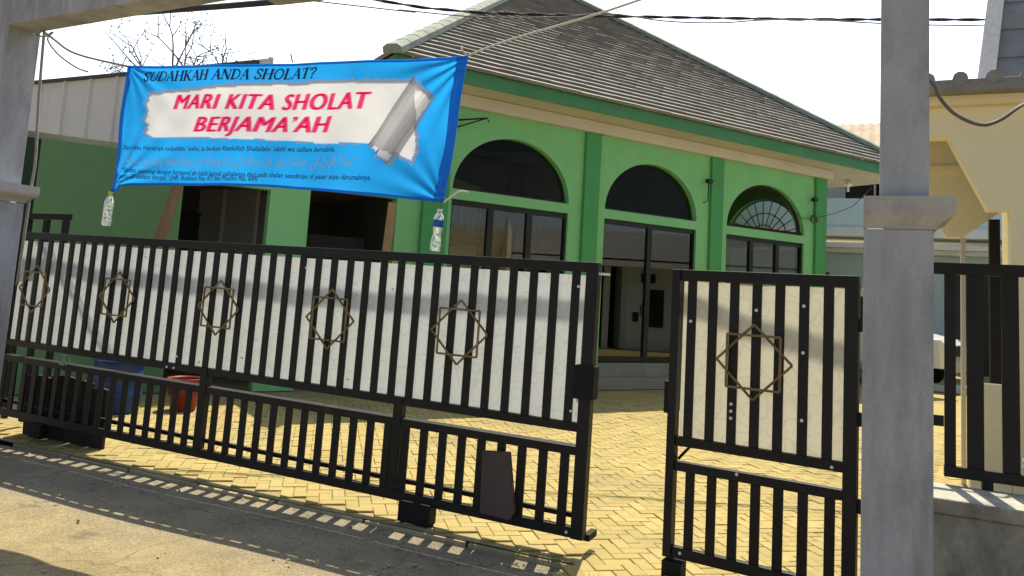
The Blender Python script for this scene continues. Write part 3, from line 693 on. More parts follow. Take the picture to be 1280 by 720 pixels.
def panel(parent, x0, x1, z0, z1, y=.02):
    p = MB(); n = int((x1 - x0) / .06) + 1; k = 10; base = len(p.v)
    for i in range(n + 1):
        for j in range(k + 1):
            x = x0 + (x1 - x0) * i / n; z = z0 + (z1 - z0) * j / k
            p.v.append((x, y + .012 + .010 * math.sin(x * 4.1 + 1.3 * z) * math.sin(x * 1.7 + .4) + .004 * math.sin(x * 11), z))
    for i in range(n):
        for j in range(k): p.f.append((i * (k + 1) + j, (i + 1) * (k + 1) + j, (i + 1) * (k + 1) + j + 1, i * (k + 1) + j + 1)); p.sm.append(True); p.tone.append(.5)
    return p.build('panel', M['panel'], parent)
def light_dots(parent, pts):  # white discs painted as light coming through holes in the bars
    pr = None
    for x, z in pts:
        if pr is None:
            pr = MB().lathe([(0, .010), (.008, .010), (.010, 0)], 10).build('white_dot', M['light_dot_rod'], parent); pr.rotation_euler = (PI / 2, 0, 0); pr.location = (x, -.013, z)
        else: copy_part(pr, parent, (x, -.013, z))
lg = thing('sliding_gate', G(0, 0), GY, 'long black barred sliding gate with five gold eight-pointed stars', 'gate')
lg.rotation_euler = (0, .0125, GY)
LL = -5.93
B(-.08, 0, -.03, .045, .10, 1.82).build('stile', M['black'], lg, .003); B(LL, LL + .08, -.03, .045, .10, 1.82).build('stile', M['black'], lg, .003)
rail(lg, LL + .08, -.08, 1.755, 1.82); rail(lg, LL + .08, -.08, .745, .80); rail(lg, LL + .08, -.08, .60, .655, -.015, .075); rail(lg, LL + .08, -.08, .10, .165)
B(LL + .08, -.08, .045, .075, .205, .235).build('rail', M['black'], lg)
for x in (-3.28, -1.42): B(x - .035, x + .035, -.022, .04, .166, .80).build('post', M['black'], lg, .003)
bars(lg, [-.154 - .1495 * k for k in range(39) if -.154 - .1495 * k > LL + .1], .056, .801, 1.754)
bars(lg, [-.155 - .1490 * k for k in range(39) if -.155 - .1490 * k > LL + .1 and min(abs(-.155 - .149 * k - x) for x in (-3.28, -1.42)) > .06], .060, .166, .599)
panel(lg, LL + .09, -.09, .80, 1.735)
for x in (-5.51, -4.39, -3.2, -2.08, -.977): star(lg, x, 1.292)
light_dots(lg, [(-.13, 1.66), (-2.05 + .5, 1.55), (-2.35, 1.66), (-2.9, .92), (-3.6, .86), (-1.87, .87), (-3.35, .84), (-4.1, 1.66), (-.13, .87), (-3.7, .765), (-3.62, .765), (-.11, .13)])
lk = B(-.115, .022, -.05, .05, .955, 1.165).build('lock_box', M['black_old'], lg, .006)
B(-.005, .07, -.01, .01, 1.742, 1.757).build('latch_rod', M['light_dot_rod'], lg)
wb = B(-1.33, -1.08, -.05, .05, -.02, .12).build('wheel_housing', M['black_old'], lg, .006)
MB().lathe([(0, -.03), (.07, -.03), (.07, .03), (0, .03)], 18).build('wheel', M['tyre'], wb).matrix_local = Matrix.Translation((-1.2, 0, .05)) @ Matrix.Rotation(PI / 2, 4, 'X')
B(-5.30, -5.15, -.04, .04, -.03, .10).build('wheel_housing', M['black_old'], lg, .006)
B(-.02, .02, .05, .20, .08, .12).build('stop_plate', M['black_old'], lg)
em = MB(); em.tube([(-4.98 + .09 * math.cos(x), -.02, .69 + .045 * math.sin(x)) for x in [2 * PI * i / 20 for i in range(20)]], .006, 6, True); em.prism([(-5.01, .66), (-4.99, .72), (-4.975, .69), (-4.96, .72), (-4.94, .66), (-4.955, .66), (-4.965, .69), (-4.975, .665), (-4.985, .69), (-4.995, .66)], -.026, -.018); em.build('emblem', M['rope'], lg)
# small leaf on the right
sg = thing('gate_leaf', G(0, 0) * 0 + Vector((1.033, 4.819, 0)), -.57, 'short black barred gate leaf with one gold star beside the right pillar', 'gate')
B(-.005, .045, -.03, .045, .10, 1.80).build('stile', M['black'], sg, .003); B(.985, 1.055, -.03, .045, .10, 1.80).build('stile', M['black'], sg, .003)
rail(sg, .045, .985, 1.735, 1.80); rail(sg, .045, .985, .745, .80); rail(sg, .045, .985, .60, .655); rail(sg, .045, .985, .10, .165)
bars(sg, [.117, .247, .376, .507, .637, .77, .90], .054, .801, 1.734); bars(sg, [.142, .272, .398, .524, .65, .781, .92], .054, .166, .599)
panel(sg, .05, .98, .80, 1.73).data.materials[0] = M['cream_panel']; star(sg, .50, 1.283, .215)
light_dots(sg, [(.117, 1.49), (.507, 1.58), (.77, 1.62), (.77, 1.36), (.93, .765), (.376, 1.03), (.376, .99), (.376, .95), (.77, .99), (.02, .14), (.10, .135), (.42, .64)])
B(-.03, .0, -.03, .06, .93, 1.12).build('lock_box', M['black_old'], sg, .004)
for z in (.55, 1.0, 1.5): B(1.055, 1.10, -.02, .02, z, z + .07).build('hinge', M['black_old'], sg)
br = MB(); br.tube([(.05, .04, .66), (.12, .05, .745)], .01, 6); br.build('brace', M['black'], sg)
B(.0, .12, -.05, .05, -.01, .085).build('wheel_housing', M['black_old'], sg, .006)
# boards round the long gate
pb = MB(); pb.prism([(-.70, .155), (-.49, .145), (-.455, .20), (-.515, .565), (-.712, .55)], -.055, -.017)
o = pb.build('wooden_board', M['board_red'], None, .004); o.location = GA; o.rotation_euler = (0, 0, GY); tag(o, 'reddish brown board wedged upright in the gate near its lock end', 'board')
for i, (x, wd, h, yy, lab) in enumerate(((-5.62, .34, .52, .14, 'dark weathered board leaning at the gate foot, nearest the left pillar'), (-5.27, .30, .55, .15, 'tall dark weathered board, second from the left pillar at the gate foot'), (-4.95, .22, .53, .14, 'dark weathered board in the middle of the row at the gate foot'), (-4.72, .17, .49, .15, 'narrow dark board at the right end of the row at the gate foot'))):
    q = MB(); q.prism([(0, -.03), (wd, -.03), (wd + .01, h), (wd * .5, h + .015), (-.01, h - .01)], -.02, .012)
    o = q.build('wooden_board', M['board'], None, .004); o.location = G(x, yy, .03); o.rotation_euler = (.05, 0, GY + .02 * i); tag(o, lab, 'board', 'boards along the gate foot')
sf = thing('old_gate', G(-6.25, .32), GY, 'bare black gate frame standing behind the left pillar', 'frame')
for x in (0, .28, .57): B(x, x + .06, -.02, .02, .05, 2.04).build('bar', M['black_old'], sf)
B(-.2, .65, -.025, .025, 2.045, 2.10).build('rail', M['black_old'], sf); B(-.2, .65, -.02, .02, 1.1, 1.15).build('rail', M['black_old'], sf)

# ------------------------------------------------------------------ banner
BP = -.62                                            # banner hangs in this plane
TL, TR, BR_, BL = (-3.798, 3.212), (-0.703, 3.060), (-0.796, 2.126), (-3.792, 2.242)
def bx(u, v):                                        # u 0..1 left-right, v 0..1 bottom-top
    b = (BL[0] + (BR_[0] - BL[0]) * u, BL[1] + (BR_[1] - BL[1]) * u + .055 * math.sin(PI * u) ** 1.2 * (1 - .2 * u) - .06 * math.exp(-(u / .03) ** 2))
    t_ = (TL[0] + (TR[0] - TL[0]) * u, TL[1] + (TR[1] - TL[1]) * u - .010 * math.sin(PI * u) - .004 * abs(math.sin(2 * PI * u)))
    return (b[0] + (t_[0] - b[0]) * v, b[1] + (t_[1] - b[1]) * v)
def bdep(t, z):
    u = (t - (-3.798)) / 3.095; v = (z - 2.157) / 0.975
    d = .055 * math.sin(PI * min(1, max(0, u))) * (1 - .5 * v) + .014 * math.sin(5.2 * t + 2.2 * z) + .009 * math.sin(13 * t - 5 * z + 1) * (1 - .6 * v) + .007 * math.sin(9 * z + 2 * t)
    for (ct, cz, k) in ((TL[0], TL[1], 9), (TR[0], TR[1], 10), (BR_[0], BR_[1], 8), (BL[0], BL[1], 9)):
        rr = math.hypot(t - ct, z - cz); aa = math.atan2(z - cz, t - ct)
        d += .012 * math.sin(k * aa * 2) * math.exp(-rr / .45) * min(1, rr / .1)
    return d
def bpt(t, z, off=0): return (t, BP + bdep(t, z) - off, z)
ban = MB(); NU, NV = 300, 100
for i in range(NU + 1):
    for j in range(NV + 1): t, z = bx(i / NU, j / NV); ban.v.append(bpt(t, z))
torn = [(-3.560, 2.989), (-3.304, 2.997), (-3.004, 3.002), (-2.716, 3.007), (-2.438, 3.003), (-2.172, 2.999), (-2.119, 2.987), (-1.915, 2.982), (-1.669, 2.969), (-1.431, 2.956), (-1.092, 2.939), (-1.040, 2.584), (-1.024, 2.452), (-1.064, 2.366), (-1.110, 2.395), (-1.155, 2.409), (-1.214, 2.448), (-1.387, 2.507), (-1.434, 2.510), (-1.865, 2.531), (-2.120, 2.554), (-2.383, 2.570), (-2.658, 2.578), (-2.946, 2.599), (-3.245, 2.608), (-3.462, 2.612), (-3.530, 2.644), (-3.503, 2.711), (-3.564, 2.760), (-3.534, 2.827), (-3.590, 2.898), (-3.539, 2.942)]
curlp = [(-1.104, 2.951), (-0.916, 2.807), (-1.241, 2.378), (-1.433, 2.491)]
def inside(t, z, poly):
    c = False
    for (xa, za), (xb, zb) in zip(poly, poly[1:] + poly[:1]):
        if (za > z) != (zb > z) and t < (xb - xa) * (z - za) / (zb - za) + xa: c = not c
    return c
def cut(i, j):
    t, z = bx((i + .5) / NU, (j + .5) / NV); return all(inside(t + a, z + b, torn) for a in (-.022, .022) for b in (-.02, .02)) or all(inside(t + a, z + b, curlp) for a in (-.02, .02) for b in (-.02, .02))
for i in range(NU):
    for j in range(NV):
        if cut(i, j): continue
        ban.f.append((i * (NV + 1) + j, (i + 1) * (NV + 1) + j, (i + 1) * (NV + 1) + j + 1, i * (NV + 1) + j + 1)); ban.sm.append(True); ban.tone.append(.5)
bn = thing('banner', GA, GY, 'blue printed cloth banner with pink slogan hung above the gate', 'banner')
ban.build('cloth', M['blue_cloth'], bn)
hm = MB()
for vs in ((.0, .02), (.98, 1.0)):
    for i in range(NU):
        P = [bx((i + a) / NU, b) for a, b in ((0, vs[0]), (1, vs[0]), (1, vs[1]), (0, vs[1]))]; hm.face([bpt(*p, .003) for p in P], True)
for us in ((0, .012), (.972, 1.0)):
    for j in range(NV):
        P = [bx(a, (j + b) / NV) for a, b in ((us[0], 0), (us[1], 0), (us[1], 1), (us[0], 1))]; hm.face([bpt(*p, .0034) for p in P], True)
hm.build('hem', mat_translucent('blue_hem_cloth', (.008, .20, .60), (.01, .24, .72), .4, .08), bn)
def drape_poly(name, mt, pts, off, grid=.06):
    bmm = bmesh.new(); vs = [bmm.verts.new((t, 0, z)) for t, z in pts]; bmm.faces.new(vs)
    ts = [p[0] for p in pts]; zs = [p[1] for p in pts]
    for lo, hi, ax in ((min(ts), max(ts), (1, 0, 0)), (min(zs), max(zs), (0, 0, 1))):
        c = lo + grid
        while c < hi:
            co_ = Vector(ax) * c; gm = list(bmm.verts) + list(bmm.edges) + list(bmm.faces)
            bmesh.ops.bisect_plane(bmm, geom=gm, plane_co=co_, plane_no=Vector(ax)); c += grid
    bmesh.ops.triangulate(bmm, faces=bmm.faces)
    for v in bmm.verts: v.co = bpt(v.co.x, v.co.z, off)
    me = bpy.data.meshes.new(name); bmm.to_mesh(me); bmm.free(); me.materials.append(mt)
    for p in me.polygons: p.use_smooth = True
    o = bpy.data.objects.new(name, me); COL.objects.link(o); o.parent = bn; return o
def jag(pts, amp, n, rng):
    o_ = []
    for (a, b), (c, d) in zip(pts, pts[1:] + pts[:1]):
        L = math.hypot(c - a, d - b); k = max(1, int(L / n))
        for i in range(k): o_.append((a + (c - a) * i / k + rng.uniform(-amp, amp), b + (d - b) * i / k + rng.uniform(-amp, amp)))
    return o_
halo = [(t + (.028 if t > -2.6 else -.028) * (1 if abs(t + 2.6) > 1 else 0), z + (.026 if z > 2.85 else -.026)) for t, z in torn]

drape_poly('torn_paper', M['white_print'], jag(torn, .008, .022, random.Random(4)), .006)
# the printed curl, in bands across its width
ax0, ax1 = ((-1.104, 2.951), (-1.433, 2.491)), ((-0.916, 2.807), (-1.241, 2.378))
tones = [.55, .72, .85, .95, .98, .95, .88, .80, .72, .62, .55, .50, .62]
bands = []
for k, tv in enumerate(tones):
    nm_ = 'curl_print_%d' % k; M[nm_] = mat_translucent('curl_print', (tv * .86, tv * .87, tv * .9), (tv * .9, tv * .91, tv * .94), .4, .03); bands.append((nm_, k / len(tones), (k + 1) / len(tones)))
rg = random.Random(5)
def lp(a, b, k): return (a[0] + (b[0] - a[0]) * k, a[1] + (b[1] - a[1]) * k)
e1 = [lp(ax0[0], ax1[0], k / 14) for k in range(15)]; e2 = [lp(ax0[1], ax1[1], k / 14) for k in range(15)]
e1 = [(x + rg.uniform(-.012, .012), z + rg.uniform(-.012, .012)) for x, z in e1]; e2 = [(x + rg.uniform(-.025, .025), z + rg.uniform(-.025, .025)) for x, z in e2]
def edge(e, k): i = min(13, int(k * 14)); return lp(e[i], e[i + 1], k * 14 - i)
for m_, k0, k1 in bands:
    ks = [k0] + [i / 14 for i in range(15) if k0 < i / 14 < k1] + [k1]
    drape_poly('paper_curl', M[m_], [edge(e1, k) for k in ks] + [edge(e2, k) for k in reversed(ks)], .009, .08)
def text_mesh(body, size=1, shear=0, shifts=((0, 0),), res=3, space=1.0):
    cu = bpy.data.curves.new('t', 'FONT'); cu.body = body; cu.size = size; cu.shear = shear; cu.resolution_u = res; cu.fill_mode = 'FRONT'; cu.space_character = space
    o = bpy.data.objects.new('t', cu); COL.objects.link(o); dg = bpy.context.evaluated_depsgraph_get(); dg.update()
    me = bpy.data.meshes.new_from_object(o.evaluated_get(dg)); bpy.data.objects.remove(o); bpy.data.curves.remove(cu)
    if len(shifts) > 1:                                  # heavier strokes: the same letters laid a hair apart
        v0 = [tuple(v.co) for v in me.vertices]; f0 = [tuple(p.vertices) for p in me.polygons]; vv, ff = [], []
        for k, (sx, sy) in enumerate(shifts):
            b0 = len(vv); vv += [(x + sx, y + sy, k * .0003) for x, y, z in v0]; ff += [tuple(i + b0 for i in f) for f in f0]
        bpy.data.meshes.remove(me); me = bpy.data.meshes.new('t'); me.from_pydata(vv, [], ff); me.update()
    return me
def ring(r, n=8): return [(0, 0)] + [(r * math.cos(2 * PI * k / n), r * math.sin(2 * PI * k / n)) for k in range(n)]
def lettering(name, body, p0, p1, cap, mt, off, shear=0, shifts=((0, 0),), asc=.727, space=1.0):
    return fit(text_mesh(body, 1, shear, shifts, 3, space), name, p0, p1, cap / asc, mt, off)
def fit(me, name, p0, p1, sy, mt, off):
    xs = [v.co.x for v in me.vertices if abs(v.co.y) < .08] or [v.co.x for v in me.vertices]
    a, b = min(v.co.x for v in me.vertices), max(v.co.x for v in me.vertices); L = math.hypot(p1[0] - p0[0], p1[1] - p0[1]); sx = L / (b - a)
    dx, dz = (p1[0] - p0[0]) / L, (p1[1] - p0[1]) / L
    for v in me.vertices:
        X, Yv = (v.co.x - a) * sx, v.co.y * sy
        v.co = bpt(p0[0] + dx * X, p0[1] + dz * X + Yv, off + v.co.z)
    me.materials.clear(); me.materials.append(mt); o = bpy.data.objects.new(name, me); COL.objects.link(o); o.parent = bn; return o
# heading in slanted serif capitals drawn stroke by stroke
def serif_mesh(body):
    S = {}
    TH_, TN = .15, .06
    ser = lambda x, y, w=.15: ('l', [(x - w, y), (x + w, y)], .055)
    S['A'] = (.78, [('l', [(.08, 0), (.38, 1)], TN), ('l', [(.38, 1), (.68, 0)], TH_), ('l', [(.2, .36), (.56, .36)], TN), ser(.08, .025, .12), ser(.68, .025, .14)])
    S['N'] = (.82, [('l', [(.14, 0), (.14, 1)], TN), ('l', [(.14, 1), (.68, 0)], TH_), ('l', [(.68, 0), (.68, 1)], TN), ser(.14, .025, .12), ser(.12, .975, .12), ser(.68, .975, .12)])
    S['H'] = (.86, [('l', [(.17, 0), (.17, 1)], TH_), ('l', [(.69, 0), (.69, 1)], TH_), ('l', [(.17, .52), (.69, .52)], TN)] + [ser(x, y) for x in (.17, .69) for y in (.025, .975)])
    S['D'] = (.82, [('l', [(.17, 0), (.17, 1)], TH_), ('l', [(.05, .97), (.40, .97), (.58, .87), (.68, .68), (.70, .5), (.68, .32), (.58, .13), (.40, .03), (.05, .03)], .085)])
    S['U'] = (.80, [('l', [(.16, 1), (.16, .35), (.22, .14), (.36, .03), (.48, .03), (.60, .13), (.66, .35), (.66, 1)], .10), ser(.16, .975), ser(.66, .975, .12)])
    S['S'] = (.62, [('l', [(.52, .74), (.50, .88), (.38, .98), (.24, .98), (.12, .86), (.13, .70), (.26, .57), (.42, .45), (.53, .31), (.50, .13), (.36, .02), (.20, .03), (.10, .12), (.07, .28)], .10)])
    S['K'] = (.82, [('l', [(.17, 0), (.17, 1)], TH_), ('l', [(.17, .42), (.64, .98)], TN), ('l', [(.32, .58), (.70, 0)], TH_), ser(.17, .025), ser(.17, .975), ser(.64, .975, .12), ser(.70, .025, .13)])
    S['O'] = (.84, [('l', [(.42 + .32 * math.cos(x), .5 + .48 * math.sin(x)) for x in [2 * PI * i / 18 for i in range(19)]], .10)])
    S['L'] = (.68, [('l', [(.17, 0), (.17, 1)], TH_), ('l', [(.04, .03), (.58, .03)], .07), ('l', [(.58, .0), (.60, .26)], .05), ser(.17, .975)])
    S['T'] = (.74, [('l', [(.37, 0), (.37, 1)], TH_), ('l', [(.04, .97), (.70, .97)], .07), ('l', [(.05, 1), (.04, .74)], .05), ('l', [(.69, 1), (.70, .74)], .05), ser(.37, .025)])
    S['?'] = (.55, [('l', [(.08, .75), (.12, .9), (.25, .98), (.38, .94), (.45, .8), (.42, .66), (.30, .53), (.25, .40), (.25, .27)], .10), ('l', [(.25, .12), (.25, .0)], .13)])
    S[' '] = (.42, [])
    v, f = [], []; x0 = 0
    for ch in body:
        wd, st = S[ch]
        for kk, (_, pts, w) in enumerate(st):
            for (xa, ya), (xb, yb) in zip(pts, pts[1:]):
                L = math.hypot(xb - xa, yb - ya) or 1; ex, ey = (xb - xa) / L * w * .18, (yb - ya) / L * w * .18
                nx, ny = -(yb - ya) / L * w * .65, (xb - xa) / L * w * .65; i = len(v)
                for px, py in ((xa - ex + nx, ya - ey + ny), (xa - ex - nx, ya - ey - ny), (xb + ex - nx, yb + ey - ny), (xb + ex + nx, yb + ey + ny)):
                    v.append((x0 + px + .26 * py, py, 0))
                f.append((i, i + 1, i + 2, i + 3))
        x0 += wd * 1.0
    me = bpy.data.meshes.new('heading'); me.from_pydata(v, [], f); me.update(); return me
hd = serif_mesh('SUDAHKAH ANDA SHOLAT?')
ho = fit(hd, 'heading_lettering', (-3.630, 3.079), (-1.899, 2.995), .075, M['navy_print'], .004)
for i, p in enumerate(hd.polygons):                  # strokes lie a hair apart
    for vi in p.vertices: hd.vertices[vi].co.y -= .00012 * (i % 17)
for body, p0, p1 in (('MARI KITA SHOLAT', (-3.279, 2.839), (-1.399, 2.749)), ("BERJAMA’AH", (-3.027, 2.652), (-1.746, 2.610))):
    lettering('slogan_lettering', body, p0, p1, .118, M['pink_print'], .0112, .30, [(-.075, -.008), (-.025, .01), (.025, -.008), (.075, .01)], space=1.1)
lettering('small_lettering', "Dari Abu Hurairah radiyallahu ‘anhu, ia berkata Rasulullah Shallallahu ‘alaihi wa sallam bersabda,", (-3.730, 2.525), (-1.700, 2.474), .0375, M['navy_print'], .0075, .22, [(-.012, 0), (.012, 0)])
lettering('small_lettering', "“Shalat seorang dengan berjama’ah lebih banyak pahalanya dari pada shalat sendirian di pasar atau dirumahnya,", (-3.713, 2.347), (-1.376, 2.273), .0375, M['navy_print'], .0075, .22, [(-.012, 0), (.012, 0)])
lettering('small_lettering', "yaitu 25 sekian derajat.” (HR. Bukhari No. 477 dan Muslim No. 649)", (-3.728, 2.298), (-2.365, 2.275), .0375, M['navy_print'], .0075, .22, [(-.012, 0), (.012, 0)])
def shape_arabic(s):
    # (isolated form code, joins to the next letter): forms run isolated, final, initial, medial
    T = {'ا': (0xFE8D, 0), 'ب': (0xFE8F, 1), 'ة': (0xFE93, 0), 'ت': (0xFE95, 1), 'ج': (0xFE9D, 1), 'د': (0xFEA9, 0), 'ر': (0xFEAD, 0), 'ز': (0xFEAF, 0), 'س': (0xFEB1, 1), 'ش': (0xFEB5, 1), 'ص': (0xFEB9, 1), 'ض': (0xFEBD, 1), 'ع': (0xFEC9, 1), 'ف': (0xFED1, 1), 'ق': (0xFED5, 1), 'ل': (0xFEDD, 1), 'م': (0xFEE1, 1), 'ن': (0xFEE5, 1), 'ه': (0xFEE9, 1), 'و': (0xFEED, 0), 'ى': (0xFEEF, 0), 'ي': (0xFEF1, 1)}
    o_ = []
    for k, c in enumerate(s):
        if c not in T: o_.append(c); continue
        pj = k > 0 and s[k - 1] in T and T[s[k - 1]][1]; nj = T[c][1] and k + 1 < len(s) and s[k + 1] in T
        o_.append(chr(T[c][0] + (3 if pj and nj else 2 if nj else 1 if pj else 0)))
    return ''.join(reversed(o_))
arb = shape_arabic('صلاة الرجل في جماعة تزيد على صلاته في بيته وصلاته في سوقه بضعا وعشرين درجة')
lettering('arabic_lettering', "”" + arb + "“", (-3.695, 2.415), (-1.518, 2.375), .070, M['pale_print'], .0075, 0, [(-.015, 0), (.015, 0)])
# eyelet cords and ropes
def cord(name, pts, r, mt, label, cat, group=None, sub=5):
    P = [Vector(p) for p in pts]; o_ = []
    for k in range(len(P) - 1):
        a, b, c, d = P[max(k - 1, 0)], P[k], P[k + 1], P[min(k + 2, len(P) - 1)]
        for i in range(sub):
            x = i / sub; o_.append(.5 * ((2 * b) + (c - a) * x + (2 * a - 5 * b + 4 * c - d) * x * x + (3 * b - a - 3 * c + d) * x ** 3))
    o_.append(P[-1]); return tag(MB().tube(o_, r, 6).build(name, mt), label, cat, group)
cord('rope', [G(-5.22, -.58, 3.74), G(-4.8, -.61, 3.53), G(-4.45, -.62, 3.36), G(-3.798, BP, 3.204)], .010, M['rope'], 'grey rope tying the banner to the left pillar', 'rope')
cord('rope', [G(-5.12, -.58, 3.87), G(-5.12, -.56, 3.73), G(-5.04, -.55, 3.64), G(-5.12, -.55, 3.61), G(-5.0, -.55, 3.58), G(-4.89, -.55, 3.61), G(-4.95, -.55, 3.55), G(-4.77, -.56, 3.40), G(-4.49, -.58, 3.26), G(-4.30, -.60, 3.20)], .008, M['rope'], 'knotted loose rope dangling from the beam beside the left pillar', 'rope')
cord('rope', [G(-0.703, BP, 3.058), G(-.40, -.62, 3.14), G(.40, -.63, 3.30), G(1.66, -.64, 3.66)], .007, M['rope_white'], 'tight grey rope running from the banner up to the right pillar', 'rope')
cord('rope', [G(-0.706, BP - .01, 3.056), G(-0.738, BP - .02, 3.093), G(-0.748, BP - .01, 3.118)], .007, M['rope_white'], 'frayed white rope end at the upper right banner corner', 'rope')
cord('wire', [G(-5.10, -.50, 3.80), G(-5.11, -.46, 3.1), G(-5.075, -.44, 2.5), G(-5.10, -.43, 2.22), G(-5.12, -.43, 1.4)], .012, M['rope'], 'pale wire running down the inner side of the left pillar', 'wire')
cord('wire', [G(-2.112, BP, 3.113), G(-2.117, BP - .01, 3.148), G(-2.127, BP - .01, 3.178)], .005, M['cable'], 'short dark wire end sticking up from the banner top edge', 'wire')
cord('wire', [G(-0.796, BP - .01, 2.126), G(-0.746, BP - .02, 2.156), G(-0.676, BP - .03, 2.191), G(-0.626, BP - .02, 2.186)], .006, M['rope_white'], 'white twisted string at the lower right banner corner', 'string')
# hanging bottles
def bottle(loc, prof, cap, capm, lab, label, h, top):
    r = thing('water_bottle', loc, GY, label, 'bottle')
    MB().lathe(prof, 28).build('body', M['pet'], r)
    MB().lathe([(0, cap[1]), (cap[2] * .95, cap[1]), (cap[2], cap[1] - .004), (cap[2], cap[0]), (0, cap[0])], 20).build('cap', capm, r)
    if lab: MB().lathe(lab, 28).build('label', M['label_blue'], r)
    MB().tube([(0, 0, cap[1] - .002), (.004, 0, (cap[1] + top) / 2), (0, .0, top)], .003, 6).build('string', M['cable_grey'], r)
    return r
bt = bottle(G(-3.807, BP - .02, 1.920), [(0, .006), (.030, .0), (.036, .012), (.036, .06), (.034, .066), (.036, .072), (.036, .155), (.037, .17), (.034, .195), (.024, .222), (.0135, .238), (.0135, .25)], (.246, .272, .0165), M['bottle_yellow'], None, 'clear water bottle with yellow cap hanging from the lower left banner corner', .27, .31); bt.rotation_euler = (0, .04, GY)
bt = bottle(G(-0.831, BP - .02, 1.821), [(0, .006), (.030, .0), (.034, .012), (.035, .04), (.030, .08), (.024, .108), (.030, .135), (.0335, .15), (.0335, .20), (.027, .222), (.0135, .238), (.0135, .25)], (.244, .262, .0165), M['bottle_white'], [(.0342, .15), (.0345, .152), (.0345, .192), (.0342, .194)], 'clear water bottle with blue label and white cap below the right banner corner', .26, .325); bt.rotation_euler = (.03, .08, GY)

# ------------------------------------------------------------------ yard clutter
def bucket(name, loc, r0, r1, h, mt, label, cat, ribs):
    o = thing(name, loc, 0, label, cat)
    p = [(0, .0), (r0, 0), (r0 * 1.01, .01)]
    for k in range(ribs): z = h * (k + 1) / (ribs + 1); r = r0 + (r1 - r0) * z / h; p += [(r, z - .015), (r + .012, z - .008), (r + .012, z + .008), (r, z + .015)]
    p += [(r1, h - .01), (r1 + .015, h - .01), (r1 + .015, h), (r1 - .006, h), (r1 - .012, h - .02), (r0 - .01, .02), (0, .02)]
    MB().lathe(p, 32).build('shell', mt, o)
    MB().tube([(r1 * math.cos(x), .02, h + .002 - .10 * math.sin(x)) for x in [PI * i / 14 for i in range(15)]], .006, 6).build('handle', M['cable_grey'], o); return o
bucket('plastic_drum', (-4.32, 8.95, 0), .24, .26, .58, M['drum'], 'blue open plastic drum standing in the yard behind the gate', 'drum', 2)
bucket('plastic_bucket', (-3.70, 9.3, 0), .14, .19, .37, M['bucket'], 'red plastic bucket standing in the yard behind the gate', 'bucket', 1)
o = MB().tube([(-4.62, 9.62, 0), (-4.53, 9.72, 1.0), (-4.42, 9.83, 2.0), (-4.30, 9.92, 2.75), (-4.22, 9.99, 3.1)], [.08, .077, .074, .07, .07], 14).build('bamboo_pole', M['bamboo']); tag(o, 'thick brown bamboo pole leaning by the dull green wall', 'pole')
o = MB().box(-.06, .06, -.04, .04, 0, 2.82).build('timber_post', M['timber'], None, .004); o.location = (-1.93, 11.47, 0); o.rotation_euler = (0, .055, .3); tag(o, 'pale squared timber post standing in the right dark doorway', 'post')

# ------------------------------------------------------------------ vehicles in the far yard
def van(name, loc, yaw, label, paint):
    r = thing(name, loc, yaw, label, 'van')
    prof = [(-1.95, .42), (-1.98, .95), (-1.88, 1.80), (-1.72, 1.93), (.35, 1.93), (.55, 1.88), (1.28, 1.12), (1.85, 1.00), (1.97, .90), (2.0, .45)]
    b = MB(); N = len(prof)
    secs = [(-.80, .93), (-.76, 1), (.76, 1), (.80, .93)]
    def sec(y, k, x, z): 
        yy = y * (1 - .10 * max(0, z - 1.05)); return (x * (k if abs(y) > .77 else 1), yy, z)
    for (ya, ka), (yb, kb_) in zip(secs, secs[1:]):
        for i in range(N):
            (x0, z0), (x1, z1) = prof[i], prof[(i + 1) % N]; b.face([sec(ya, ka, x0, z0), sec(ya, ka, x1, z1), sec(yb, kb_, x1, z1), sec(yb, kb_, x0, z0)])
    b.face([sec(-.80, .93, x, z) for x, z in prof]); b.face([sec(.80, .93, x, z) for x, z in prof[::-1]])
    b.build('body', paint, r, .02)
    w = MB(); w.face([(.615, -.68, 1.835), (1.245, -.74, 1.18), (1.245, .74, 1.18), (.615, .68, 1.835)]); o = w.build('windscreen', M['car_glass'], r); o.location = (.012, 0, .012)
    for s in (-1, 1):
        for xs in ([(-1.7, 1.15), (-.75, 1.15), (-.75, 1.78), (-1.6, 1.78)], [(-.65, 1.15), (.15, 1.15), (.15, 1.78), (-.65, 1.78)], [(.25, 1.15), (1.02, 1.15), (.48, 1.78), (.25, 1.78)]):
            w = MB(); w.face([(x * .95, s * (.806 * (1 - .10 * (z - 1.05))), z) for x, z in xs]); w.build('side_window', M['car_glass'], r)
        B(1.93, 2.02, s * .62 - .15, s * .62 + .15, .72, .90).build('headlight', M['lamp_glass'], r, .02)
        B(1.0, 1.1, s * .88 - .07, s * .88 + .07, 1.15, 1.3).build('mirror', M['alu'], r, .02)
        for x in (-1.2, 1.25):
            q = MB().lathe([(0, -.09), (.20, -.09), (.30, -.08), (.32, -.05), (.32, .05), (.30, .08), (.20, .09), (0, .09)], 24); o = q.build('wheel', M['tyre'], r); o.matrix_local = Matrix.Translation((x, s * .73, .32)) @ Matrix.Rotation(PI / 2, 4, 'X')
            q = MB().lathe([(0, -.1), (.19, -.095), (.20, -.09)], 18); q2 = q.build('rim', M['car_silver'], o)
    B(1.92, 2.06, -.78, .78, .36, .62).build('bumper', M['bumper'], r, .03); B(1.95, 2.015, -.42, .42, .68, .88).build('grille', M['alu'], r)
    return r
van('parked_van', (8.62, 19.15, 0), -.75, 'white van nosing out from behind the right pillar', M['car_white']).scale = (1.1, 1.1, 1.12)
van('parked_van', (13.0, 17.7, 0), -2.35, 'silver van seen between the bars of the right fence panel', M['car_silver'])
